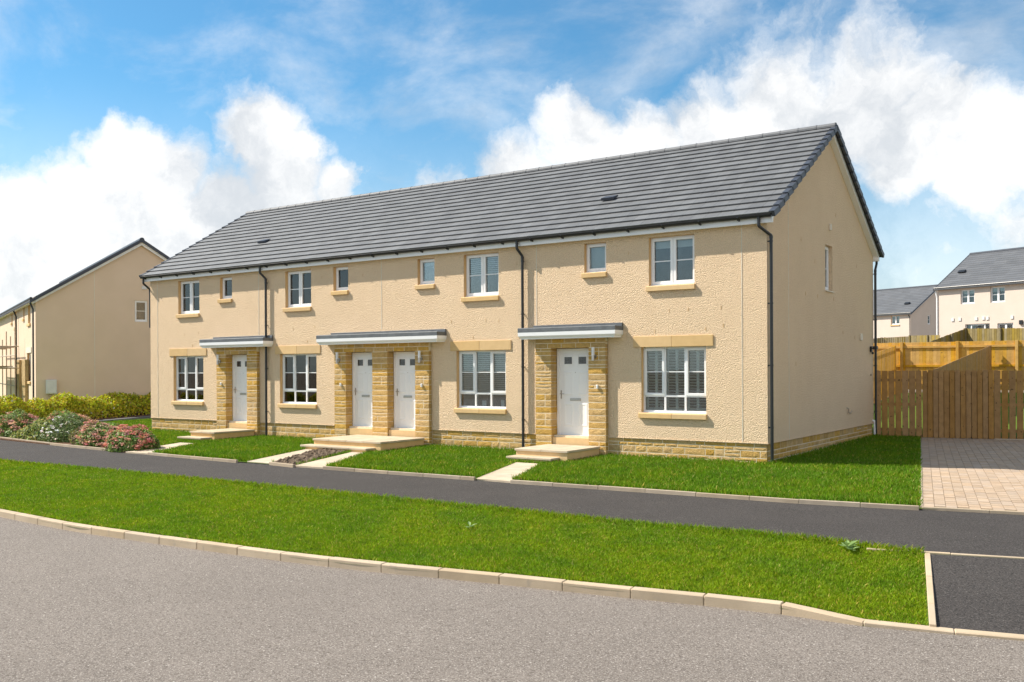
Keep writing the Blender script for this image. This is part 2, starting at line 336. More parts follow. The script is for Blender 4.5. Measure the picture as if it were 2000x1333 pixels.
# tarmac crossing and its edging strips
def clipx(P, x): return P[P[:, 0] > x]
cr = MB()
far = np.array([14., 0.])
A = [XE0, hit(2000, 1095, 2, ZP)[:2]]; A.append(A[1] + (A[1] - A[0]) * 4)
kn = np.array([-dd[1], dd[0]]) * .03; B = [XE1 + kn, kdrop[1] + kn]; B.append(B[1] + dd * 8)
for i in range(3): cr.v += [(A[i][0], A[i][1], ZP + .012), (B[i][0], B[i][1], ZR + .016)]; cr.t += [0, 0]
cr.f += [(0, 2, 3, 1), (2, 4, 5, 3)]
tag(cr.build('crossing', 'tarmac'), kind='structure')
def stones_along(root, name, mat, P, z0, z1, wid, ln, top=None, gap=.006, bev=.012, side=1, start=0., xr=None, hz=None):
    s = np.r_[0, np.cumsum(np.linalg.norm(np.diff(P, axis=0), axis=1))]; t = start
    at = lambda q: np.array([np.interp(q, s, P[:, 0]), np.interp(q, s, P[:, 1])])
    while t + ln * .3 < s[-1]:
        a, b = at(t + gap / 2), at(min(t + ln - gap / 2, s[-1])); t += ln
        if xr and not (xr[0] < a[0] < xr[1]): continue
        d = (b - a) / np.linalg.norm(b - a); nn = np.array([-d[1], d[0]]) * side * wid
        zt = (hz(a), hz(b)) if hz else (z1, z1); j = random.uniform(-.003, .003)
        m = MB(); m.hexa([(*a, z0), (*b, z0), (*(b + nn), z0), (*(a + nn), z0), (*a, zt[0] + j), (*b, zt[1] + j), (*(b + nn), zt[1] + j), (*(a + nn), zt[0] + j)])
        m.build(name, mat, root, bevel=bev)
kroot = tag(bpy.data.objects.new('kerb', None), kind='structure'); COL.objects.link(kroot)
kp = kerball; st = 0
ci = np.argmin(np.linalg.norm(kp - hit(974.4, 1123.5, 2, ZK)[:2], axis=1)); st = klen[ci] % .762
def kzc(p):
    d = np.linalg.norm(kerball[None] - np.array(p)[None, None], axis=2)[0]; i = int(np.argmin(np.linalg.norm(KB - p, axis=1)))
    return KZ[i]
stones_along(kroot, 'kerb_stone', 'kerb', kp, ZR - .12, ZK, .125, .762, start=st, hz=kzc, bev=.009, gap=.003)
eroot = tag(bpy.data.objects.new('path_edging', None), kind='structure'); COL.objects.link(eroot)
def edge_px(u0, v0, u1, v1, z=ZB, ht=.035, w=.055, ln=.9):
    a = hit(u0, v0, 2, z)[:2]; b = hit(u1, v1, 2, z)[:2]
    stones_along(eroot, 'edging_stone', 'edging', np.array([a, b]), z - .12, z + ht, w, ln, bev=.006)
edge_px(-60, 849, 136, 872); edge_px(136, 872, 240, 882); edge_px(288, 886.5, 471, 903); edge_px(525, 906, 572, 911); edge_px(630, 914.5, 926, 936); edge_px(996, 941.5, 1260, 959.5); edge_px(1260, 959.5, 1560, 980.5); edge_px(1560, 980.5, 1795, 993.5)
# flush edging of the crossing
a = hit(1692, 1073.5, 2, ZP)[:2]; b = hit(2000, 1091.5, 2, ZP)[:2]; b = b + (b - a)
stones_along(eroot, 'edging_stone', 'kerb', np.array([a, b]), ZP - .1, ZP + .02, -.06, .9, bev=.005)
stones_along(eroot, 'edging_stone', 'kerb', np.array([XE0, XE1]), ZR - .1, ZP + .03, .06, .9, bev=.005, hz=lambda p: ZP + .022 + (ZR - ZP + .035) * min(1, np.linalg.norm(p - XE0) / np.linalg.norm(XE1 - XE0)))
# lawn sheet between the facade line and the footpath
m = MB(); cols = [p for p in PB]
LY = [0, .25, .5, .75, 1]
for p in cols:
    for k in range(9):
        if k < 5: y = p[1] + (0 - p[1]) * k / 4; z = ZB - .01 + (ZF - ZB + .01) * k / 4
        else: y = (k - 4) / 4 * 9.2; z = ZF + (.06) * (k - 4) / 4
        m.v.append((p[0], y, z)); m.t.append(0)
for i in range(len(cols) - 1):
    for k in range(8): a = i * 9 + k; m.f.append((a, a + 9, a + 10, a + 1))
tag(m.build('lawn', 'turf', smooth=True), kind='structure')
def lawnz(x, y):
    yb = np.interp(x, PB[:, 0], PB[:, 1])
    return np.where(y < 0, ZB - .01 + (ZF - ZB + .01) * np.clip((y - yb) / (0 - yb), 0, 1), ZF + .06 * y / 9.2)
# driveway of blocks, turned with the bend of the street
DA = hit(1803, 991, 2, ZB)[:2]; DB_ = hit(1800, 857, 1, 8.55)[:2]; DF = hit(2000, 999.5, 2, ZB)[:2]
dv = (DB_ - DA); DL = np.linalg.norm(dv); dv /= DL; du = np.array([dv[1], -dv[0]])
def dpos(s, t): q = DA + du * s + dv * t; return q
def dz(c): return float(lawnz(c[0], c[1])) + .018
m = MB(); DWID = 5.2; nn_ = 24
for i in range(nn_ + 1):
    for k in range(9):
        c = dpos(DWID * k / 8, -.02 + (DL + .4) * i / nn_); m.v.append((c[0], c[1], dz(c) - .008)); m.t.append(0)
for i in range(nn_):
    for k in range(8): a = i * 9 + k; m.f.append((a, a + 1, a + 10, a + 9))
drive = tag(m.build('driveway', 'sand'), kind='structure')
bm_ = MB(); bm_.box(-.5, .5, -.5, .5, -1, 0); bl = bm_.build('paving_block', 'block_obj', drive); blm = bl.data; bpy.data.objects.remove(bl)
bl = []
bw, bl_ = .155, .21
for i in range(int(DWID / bw)):
    off = (i % 2) * bl_ / 2; wd = bw
    for j in range(int((DL + .35) / (bl_ if i else .155))):
        s, t = (i + .5) * bw, j * bl_ + off + bl_ / 2
        if i == 0: t = j * .155 + .08
        c = dpos(s, t); bl.append((projarea((c[0], c[1], dz(c)), 1), s, t, i))
bl.sort(reverse=True); rest = MB()
th = math.atan2(du[1], du[0]); tilt = .012
for k, (a, s, t, i) in enumerate(bl):
    c = dpos(s, t); L = (.148 if i == 0 else bl_ - .007); mw = Matrix.Translation((c[0], c[1], dz(c) + random.uniform(-.002, .002))) @ Matrix.Rotation(th, 4, 'Z') @ Matrix.Rotation(tilt, 4, 'X') @ Matrix.Diagonal((bw - .007, L, .04, 1))
    if k < 300 and a > 0: inst('paving_block', blm, mw, drive)
    else:
        vs = [tuple(mw @ v.co) for v in blm.vertices]; rest.add(vs, [tuple(p.vertices) for p in blm.polygons])
tag(rest.build('paving_blocks', 'block_stuff', drive, tint=True), kind='stuff')
stones_along(drive, 'edging_stone', 'edging', np.array([dpos(-.02, -.01), dpos(DWID, -.01)]), -.7, -.43, -.06, .9, bev=.004, hz=lambda p: dz(p) + .001)
stones_along(drive, 'edging_stone', 'edging', np.array([dpos(0, 0), dpos(0, DL)]), -.7, -.43, .05, .9, bev=.005, hz=lambda p: dz(p) + .006)
# ================================================================== THE TERRACE
XL, DEP = -21.14, 8.52
house = thing('terraced_house', 'long two storey cream roughcast terrace with grey tiled roof and sandstone porches', 'house', (XL / 2, DEP / 2, -.4))
ZS = 4.55                                   # soffit / wall top
wins = []                                   # x0,x1,z0,z1,kind,idx
for x0, kind, i in [(-19.63, 'bed', 0), (-14.53, 'bed', 1), (-7.89, 'bed', 2), (-2.69, 'bed', 3)]: wins.append((x0, x0 + 1.09, 3.39, 4.46, kind, i))
for x0, i in [(-17.52, 0), (-12.54, 1), (-9.43, 2), (-4.35, 3)]: wins.append((x0, x0 + .58, 3.785, 4.46, 'bath', i))
for x0, i in [(-19.90, 0), (-14.78, 1), (-8.14, 2), (-2.89, 3)]: wins.append((x0, x0 + 1.545, .575, 2.03, 'living', i))
porches = [(-17.58, -15.68, [(-17.13, -16.15)], -18.03, -15.06), (-12.42, -8.97, [(-11.97, -10.98), (-10.42, -9.45)], -12.83, -8.46), (-5.66, -3.74, [(-5.21, -4.20)], -5.97, -3.34)]
ZD0, ZD1 = -.06, 2.04
def wallgrid(m, x0, x1, z0, z1, holes, P):
    xs = sorted({x0, x1, *[h for q in holes for h in q[:2]]}); zs = sorted({z0, z1, *[h for q in holes for h in q[2:4]]})
    for i in range(len(xs) - 1):
        for j in range(len(zs) - 1):
            cx, cz = (xs[i] + xs[i + 1]) / 2, (zs[j] + zs[j + 1]) / 2
            if any(h[0] < cx < h[1] and h[2] < cz < h[3] for h in holes): continue
            m.quad(P(xs[i], zs[j]), P(xs[i + 1], zs[j]), P(xs[i + 1], zs[j + 1]), P(xs[i], zs[j + 1]))
holes = [q[:4] for q in wins] + [(p[0], p[1], 0, 2.30) for p in porches]
m = MB(); wallgrid(m, XL, 0, 0, ZS, holes, lambda x, z: (x, 0, z))
def roofz(y): return 4.70 + (min(y, 8.52 - y) + .235) * (7.40 - 4.70) / 4.495
GH = (4.03, 4.62, 3.43, 4.53)
ys = [0, 4.03, 4.26, 4.62, DEP]
# gable (x = 0) with window hole, drawn up to just under the tiles
gz = lambda y: roofz(y) - .10
wallgrid(m, 0, DEP, 0, GH[2], [], lambda y, z: (0, y, z))
for a, b in ((0, 4.03), (4.62, DEP)):
    m.quad((0, a, GH[2]), (0, b, GH[2]), (0, b, max(gz(b), GH[3])), (0, a, max(gz(a), GH[3]))) if False else None
m.add([(0, 0, GH[2]), (0, 4.03, GH[2]), (0, 4.03, gz(4.03)), (0, 0, gz(0))], [(0, 1, 2, 3)])
m.add([(0, 4.62, GH[2]), (0, DEP, GH[2]), (0, DEP, gz(DEP)), (0, 4.62, gz(4.62))], [(0, 1, 2, 3)])
m.add([(0, 4.03, GH[3]), (0, 4.62, GH[3]), (0, 4.62, gz(4.62)), (0, 4.26, gz(4.26)), (0, 4.03, gz(4.03))], [(0, 1, 2, 3, 4)])
m.add([(XL, 0, 0), (XL, DEP, 0), (XL, DEP, gz(0)), (XL, 4.26, gz(4.26)), (XL, 0, gz(0))], [(0, 1, 2, 3, 4)])
m.quad((XL, DEP, 0), (0, DEP, 0), (0, DEP, ZS), (XL, DEP, ZS))
wall = m.build('wall', 'render', house)
# movement beads, drip bead
for x in (-20.74, -15.70, -10.71, -5.68, -.54):
    m = MB(); m.box(x - .007, x + .007, -.006, .004, .0 if not -11 < x < -10 else 2.66, ZS - .002); m.build('movement_bead', 'bead', house)
m = MB(); m.box(-.004, .006, 1.33, 1.344, 0, gz(1.33) - .12); m.build('movement_bead', 'bead', house)
for a, b in [(XL, -17.58), (-15.68, -12.42), (-8.97, -5.66), (-3.74, .012)]: m = MB(); m.box(a, b, -.012, .03, -.012, .004); m.build('drip_bead', 'render', house)
m = MB(); m.box(-.02, .012, .0301, DEP, -.012, .004); m.build('drip_bead', 'render', house)
# weep vents: small slots in the roughcast
for (x, z) in [(-2.55, 2.34), (-1.35, 2.36), (-2.2, 2.78), (-1.75, 2.80), (-1.0, 2.80), (-.95, 2.42), (-7.6, 2.32), (-6.8, 2.72), (-7.2, 2.74), (-8.3, 2.74), (-6.2, 2.3), (-13.6, 2.34), (-13.3, 2.76), (-14.2, 2.72), (-18.6, 2.72), (-19.3, 2.68), (-18.9, 2.32), (-6.25, 4.1), (-3.2, 4.12), (-11.4, 4.12), (-13.0, 4.16)]:
    m = MB(); m.box(x - .006, x + .006, -.006, .004, z, z + .075); m.build('weep_vent', 'smooth_tan', house)
for (y, z) in [(2.5, 3.2), (3.2, 4.0), (4.7, 3.2), (1.8, 1.6), (5.5, 2.4), (6.8, 4.2), (2.2, 4.4), (4.9, 5.3), (3.4, 3.2), (6.6, 2.3)]:
    m = MB(); m.box(-.004, .006, y, y + .014, z, z + .09); m.build('weep_vent', 'smooth_tan', house)
# ---- masonry pieces
def rough_stone_mesh(seed, lo=.05, hi=.2):
    r = random.Random(seed); m = MB(); nx, nz = 5, 4; vs = []
    for j in range(nz):
        for i in range(nx):
            x = -.5 + i / (nx - 1); z = -.5 + j / (nz - 1); e = min(i, nx - 1 - i, j, nz - 1 - j)
            vs.append((x * (1 if e else r.uniform(.985, 1.)), -.5 - (0 if e == 0 else r.uniform(lo, hi)), z * (1 if e else r.uniform(.96, 1.))))
    fs = [(j * nx + i, j * nx + i + 1, (j + 1) * nx + i + 1, (j + 1) * nx + i) for j in range(nz - 1) for i in range(nx - 1)]
    ring = [i for i in range(nx)] + [j * nx + nx - 1 for j in range(1, nz)] + [(nz - 1) * nx + i for i in range(nx - 2, -1, -1)] + [j * nx for j in range(nz - 2, 0, -1)]
    b = len(vs); vs += [(vs[i][0], .5, vs[i][2]) for i in ring]; n = len(ring)
    fs += [(ring[k], b + k, b + (k + 1) % n, ring[(k + 1) % n]) for k in range(n)] + [tuple(range(b, b + n))[::-1]]
    m.add(vs, fs); o = m.build('stone', 'stone_obj'); me = o.data; bpy.data.objects.remove(o); return me
SM = [rough_stone_mesh(i) for i in range(6)]; SMP = [rough_stone_mesh(20 + i, .008, .038) for i in range(6)]
stones = []                                 # (area, parent key, matrix)
def stone(key, c, sx, sy, sz, rz=0):
    flip = random.choice((1, -1)); mw = Matrix.Translation(c) @ Matrix.Rotation(rz, 4, 'Z') @ Matrix.Diagonal((sx * flip, sy, sz * random.choice((1, 1)), 1))
    fx = (math.sin(rz), -math.cos(rz)); stones.append((projarea(c, sx * sz), key, mw, random.choice(SMP if sy > .2 else SM)))
G = .013
def courses(z0, z1, r):
    z = z0; out = []
    while z < z1 - .02:
        h = r.choice((.15, .15, .15, .10, .075)); h = h if z + h < z1 - .05 else z1 - z
        out.append((z, z + h)); z += h
    return out
def lay(key, x0, x1, z0, z1, put, r, lmin=.2, lmax=.52):
    for za, zb in courses(z0, z1, r):
        x = x0
        while x < x1 - .01:
            L = r.uniform(lmin, lmax); L = L if x + L < x1 - lmin * .7 else x1 - x
            if zb - za > .13 and L > .3 and r.random() < .22:
                zm = (za + zb) / 2; put(key, x, x + L, za, zm); put(key, x, x + L, zm, zb)
            else: put(key, x, x + L, za, zb)
            x += L
rr = random.Random(3)
pl = MB()
segs = [(XL + .02, -17.58), (-15.68, -12.42), (-8.97, -5.66), (-3.74, -.02)]
pl.box(XL + .02, -.2, .0215, .2, -.75, -.0125); pl.box(-.2, -.032, .0215, DEP - .03, -.75, -.0125)
plinth = pl.build('plinth', 'mortar', house)
def putfront(key, xa, xb, za, zb): stone(key, ((xa + xb) / 2, .05, (za + zb) / 2), xb - xa - G, .06, zb - za - G)
def putgable(key, ya, yb, za, zb): stone(key, (-.055, (ya + yb) / 2, (za + zb) / 2), yb - ya - G, .05, zb - za - G, R(90))
for a, b in segs: lay('plinth', a, b, -.62, -.016, putfront, rr)
lay('plinth', .02, DEP - .03, -.62, -.016, putgable, rr)
porch_objs = []
for pi, (x0, x1, doors, cx0, cx1) in enumerate(porches):
    key = 'porch%d' % pi; pm = MB()
    edges = [x0] + [e for d in doors for e in d] + [x1]
    piers = [(edges[i], edges[i + 1]) for i in range(0, len(edges), 2)]
    for a, b in piers:
        pm.box(a + .014, b - .014, -.099, .146, -.75, 2.30)
        for za, zb in courses(-.62, ZD1, rr):
            sp = [a, b] if rr.random() < .55 or zb - za > .13 and rr.random() < .4 else [a, a + (b - a) * rr.choice((.35, .6)), b]
            for s0, s1 in zip(sp, sp[1:]): stone(key, ((s0 + s1) / 2, .025, (za + zb) / 2), s1 - s0 - (G if len(sp) > 2 else .002), .25, zb - za - G)
    pm.box(x0 + .007, x1 - .007, -.0985, .14, ZD1 + .01, 2.298)
    x = x0
    for za, zb in ((ZD1, 2.16), (2.16, 2.30)):
        x = x0
        while x < x1 - .01:
            L = rr.uniform(.28, .5); L = L if x + L < x1 - .25 else x1 - x
            stone(key, (x + L / 2, .025, (za + zb) / 2), L - G, .25, zb - za - G); x += L
    for a, b in doors:                        # stone threshold under each door
        pm.box(a - .02, b + .02, .08, .16, -.75, ZD0 - .02)
    po = pm.build('porch', 'mortar', house); porch_objs.append(po)
    # canopy: moulded white fascia, lead flat roof, upstand
    cy = -.39; c = MB(); prof = [(0, 2.262), (.055, 2.262), (.07, 2.30), (.045, 2.31), (.02, 2.36), (0.0, 2.42), (0, 2.425)]
    def ringat(off, z): return [(cx0 + off, 0.0, z), (cx0 + off, cy + off, z), (cx1 - off, cy + off, z), (cx1 - off, 0.0, z)]
    lv = [(.050, 2.262), (.045, 2.295), (.030, 2.302), (.004, 2.34), (.0, 2.425)]
    vs = [p for o_, z in lv for p in ringat(o_, z)]; fs = []
    for k in range(len(lv) - 1):
        for q in range(3): a = k * 4 + q; fs.append((a, a + 1, a + 5, a + 4))
    fs += [(3, 2, 1, 0), tuple(range(len(vs) - 4, len(vs)))]
    c.add(vs, fs); can = c.build('canopy', 'fasciawhite', po)
    l = MB(); l.box(cx0 - .003, cx1 + .003, cy - .003, 0.0, 2.426, 2.52); l.box(cx0 + .22, cx1 - .005, -.05, 0.0, 2.5205, 2.60)
    l.tube([(cx0 - .01, cy + .03, 2.522), (cx1 + .01, cy + .03, 2.522)], .012, 6); l.build('lead_roof', 'lead', po, bevel=.004)
    for a, b in doors:
        t = MB(); t.box(a + .005, b - .005, -.06, .085, -.24, ZD0 - .0)
        t.build('threshold_tile', 'caststone', po)
keyobj = {'plinth': plinth, **{'porch%d' % i: o for i, o in enumerate(porch_objs)}}
stones.sort(key=lambda s: -s[0]); left = {}
for k, (a, key, mw, me) in enumerate(stones):
    if k < 300: inst('stone', me, mw, keyobj[key])
    else:
        q = left.setdefault(key, MB()); q.add([tuple(mw @ v.co) for v in me.vertices], [tuple(p.vertices) for p in me.polygons])
for key, q in left.items(): tag(q.build('stones', 'stone_stuff', keyobj[key], tint=True), kind='stuff')
# ---- windows (generic builder with a local frame X: local x right, y into the wall, z up)
def frame_box(m, x0, x1, z0, z1, t, y0, y1):
    m.box(x0, x0 + t, y0, y1, z0, z1); m.box(x1 - t, x1, y0, y1, z0, z1); m.box(x0 + t, x1 - t, y0, y1, z0, z0 + t); m.box(x0 + t, x1 - t, y0, y1, z1 - t, z1)
def window(host, x0, x1, z0, z1, lights, X=None, rev=.105, sill=True, lintel=False, deco=None, depth=1.6, revmat='smooth_tan', far=False, bar=True, room=True):
    """lights: list of (x fraction a, b, 'sash'|'fixed', has lower pane)"""
    y = rev; fr = MB(X); frame_box(fr, x0, x1, z0 + .012, z1, .038, y, y + .07)
    zl = z0 + .012 + .36 if any(l[3] for l in lights) else None
    W = x1 - x0 - .076; X0 = x0 + .038
    for a, b, k, lo in lights[:-1]: fr.box(X0 + W * b - .022, X0 + W * b + .022, y, y + .07, z0 + .05, z1 - .038)
    if zl: fr.box(X0, x1 - .038, y - .001, y + .07, zl - .022, zl + .022)
    wo_ = fr.build('window', 'upvc', host)
    s = MB(X); s.box(x0, x1, y - .05, y + .02, z0 - .002, z0 + .013); s.build('cill_trim', 'upvc', wo_)
    # plastered / stone margins of the opening
    rv = MB(X); e = .0015
    rv.quad((x0 + e, 0, z0), (x0 + e, y + .07, z0), (x0 + e, y + .07, z1), (x0 + e, 0, z1)); rv.quad((x1 - e, 0, z0), (x1 - e, 0, z1), (x1 - e, y + .07, z1), (x1 - e, y + .07, z0))
    rv.quad((x0, 0, z1 - e), (x0, y + .07, z1 - e), (x1, y + .07, z1 - e), (x1, 0, z1 - e)); rv.quad((x0, 0, z0 - .004), (x1, 0, z0 - .004), (x1, y + .07, z0 - .004), (x0, y + .07, z0 - .004))
    rv.build('reveal', revmat, wo_)
    for a, b, k, lo in lights:
        xa, xb = X0 + W * a + (.022 if a > 0 else 0), X0 + W * b - (.022 if b < 1 else 0)
        za, zb = (zl + .022 if zl else z0 + .05), z1 - .038
        if zl:
            p = MB(X); p.box(xa, xb, y + .03, y + .036, z0 + .05, zl - .022); p.build('pane', 'glass', wo_)
        pa, pb, pc, pd = xa, xb, za, zb
        if k == 'sash':
            q = MB(X); frame_box(q, xa - .012, xb + .012, za - .012, zb + .012, .058, y - .014, y + .03); q.build('sash', 'upvc', wo_, bevel=.004); pa, pb, pc, pd = xa + .046, xb - .046, za + .046, zb - .046
        if far: p = MB(X); p.box(pa, pb, y + .03, y + .036, pc, pd); p.build('pane', 'glass', wo_)
        elif bar:
            zm = pc + (pd - pc) * .5
            for c0, c1 in ((pc, zm), (zm, pd)): p = MB(X); p.box(pa, pb, y + .03, y + .036, c0, c1); p.build('pane', 'glass', wo_)
        else: p = MB(X); p.box(pa, pb, y + .03, y + .036, pc, pd); p.build('pane', 'glass', wo_)
        if bar:
            gb = MB(X); zm = pc + (pd - pc) * .5; gb.box(pa, pb, y + .024, y + .0295, zm - .011, zm + .011); gb.build('glazing_bar', 'upvc', wo_)
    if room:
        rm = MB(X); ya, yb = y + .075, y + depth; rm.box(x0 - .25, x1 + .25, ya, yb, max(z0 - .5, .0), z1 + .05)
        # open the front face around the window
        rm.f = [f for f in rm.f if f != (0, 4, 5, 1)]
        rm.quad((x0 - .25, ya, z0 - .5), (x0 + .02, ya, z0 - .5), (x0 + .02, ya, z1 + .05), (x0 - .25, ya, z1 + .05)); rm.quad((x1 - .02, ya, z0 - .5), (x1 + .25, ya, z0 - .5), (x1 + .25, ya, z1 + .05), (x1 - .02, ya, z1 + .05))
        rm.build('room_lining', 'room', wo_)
    if deco: deco(wo_, x0, x1, z0, z1, y, X)
    if sill:
        k = (lintel and 2) or 1; sx0, sx1 = x0 - .055, x1 + .02; xs = np.linspace(sx0, sx1, k + 1)
        for a, b in zip(xs, xs[1:]):
            sb = MB(X); sb.prism([(-.062, z0 - .122), (-.062, z0 - .022), (-.05, z0 - .012), (y, z0 - .003), (y, z0 - .122)], 0, a + .003, b - .003); sb.build('sill', 'caststone', wo_, bevel=.004)
    if lintel:
        for a, b in ((x0 - .19, (x0 + x1) / 2 - .03), ((x0 + x1) / 2 - .026, x1 + .165)):
            lb = MB(X); lb.box(a, b, -.022, .05, z1 + .001, z1 + .243); lb.build('lintel', 'caststone', wo_, bevel=.005)
    return wo_
def venetian(frac, pitch=.055, mat='blind', tilt=.6):
    def f(wo_, x0, x1, z0, z1, y, X):
        b = MB(X); z = z1 - .05; zb = z0 + (z1 - z0) * (1 - frac)
        b.box(x0 + .03, x1 - .03, y + .10, y + .16, z, z + .04)
        while z > zb:
            c, s = .026 * math.cos(tilt), .026 * math.sin(tilt); yy = y + .13
            b.hexa([(x0 + .03, yy - c, z - s), (x1 - .03, yy - c, z - s), (x1 - .03, yy + c, z + s), (x0 + .03, yy + c, z + s), (x0 + .03, yy - c, z - s + .003), (x1 - .03, yy - c, z - s + .003), (x1 - .03, yy + c, z + s + .003), (x0 + .03, yy + c, z + s + .003)]); z -= pitch
        b.build('blind', mat, wo_)
    return f
def roller(frac):
    def f(wo_, x0, x1, z0, z1, y, X):
        b = MB(X); b.box(x0 + .04, x1 - .04, y + .12, y + .124, z0 + (z1 - z0) * (1 - frac), z1); b.build('blind', 'blind', wo_)
    return f
def shutters(wo_, x0, x1, z0, z1, y, X):
    b = MB(X); n = 3; w_ = (x1 - x0 - .06) / n; ya = y + .09
    for i in range(n):
        a = x0 + .03 + i * w_; frame_box(b, a, a + w_ - .004, z0 + .04, z1 - .03, .045, ya, ya + .03)
        b.box(a + w_ / 2 - .03, a + w_ / 2 + .03, ya - .002, ya + .032, z0 + .06, z1 - .05)
        z = z0 + .1
        while z < z1 - .08: b.hexa([(a + .045, ya - .014, z + .012), (a + w_ - .05, ya - .014, z + .012), (a + w_ - .05, ya + .04, z - .012), (a + .045, ya + .04, z - .012), (a + .045, ya - .014, z + .02), (a + w_ - .05, ya - .014, z + .02), (a + w_ - .05, ya + .04, z - .004), (a + .045, ya + .04, z - .004)]); z += .062
    b.build('shutter', 'shutter', wo_)
    p = MB(X); p.box(x0 + .3, x0 + .36, y + .2, y + .26, z0 + .04, z0 + .2); p.box(x1 - .35, x1 - .27, y + .2, y + .26, z0 + .04, z0 + .22); p.build('ornament', 'paper', wo_)
def multi(*fs):
    def f(*a):
        for q in fs: q(*a)
    return f
def orn(items):
    def f(wo_, x0, x1, z0, z1, y, X):
        for k, fx, w_, h_ in items:
            c = x0 + (x1 - x0) * fx; p = MB(X)
            if k == 'box': p.box(c - w_ / 2, c + w_ / 2, y + .14, y + .15, z0 + .03, z0 + .03 + h_); p.build('photo_card', 'paper', wo_)
            else:
                p.tube([(c, y + .2, z0 + .02), (c, y + .2, z0 + .08), (c, y + .2, z0 + .17), (c, y + .2, z0 + .26), (c, y + .2, z0 + .3)], [.05, .085, .09, .05, .035], 12); p.build('vase', 'vase', wo_, smooth=True)
    return f
BED = [(0, .5, 'sash', 0), (.5, 1, 'sash', 0)]; LIV = [(0, .335, 'sash', 1), (.335, .665, 'fixed', 1), (.665, 1, 'sash', 1)]; ONE = [(0, 1, 'sash', 0)]
decos = {('bed', 0): None, ('bed', 1): roller(.25), ('bed', 2): venetian(.5, .05), ('bed', 3): roller(.22), ('bath', 0): roller(.3), ('bath', 1): roller(.6), ('bath', 2): roller(.25), ('bath', 3): venetian(.98, .035, 'blind', 1.1),
         ('living', 0): None, ('living', 1): multi(roller(.42), orn([('box', .2, .2, .14), ('box', .5, .26, .16), ('box', .85, .18, .15)])), ('living', 2): multi(venetian(.73, .05), orn([('box', .45, .12, .16), ('vase', .6, .1, .2), ('box', .82, .1, .18)])), ('living', 3): shutters}
for x0, x1, z0, z1, kind, i in wins:
    window(house, x0, x1, z0, z1, {'bed': BED, 'bath': ONE, 'living': LIV}[kind], lintel=kind == 'living', deco=decos[(kind, i)], bar=kind != 'bath')
XG = Matrix(((0, -1, 0, 0), (1, 0, 0, 0), (0, 0, 1, 0), (0, 0, 0, 1)))       # local (x,y,z) -> world (-y, x, z): opening in the gable
window(house, GH[0], GH[1], GH[2], GH[3], ONE, X=XG, rev=.10, sill=False, revmat='render')
m = MB(XG); m.box(GH[0] - .02, GH[1] + .03, -.04, .1, GH[2] - .03, GH[2] - .006); m.build('gable_sill', 'bead', house)
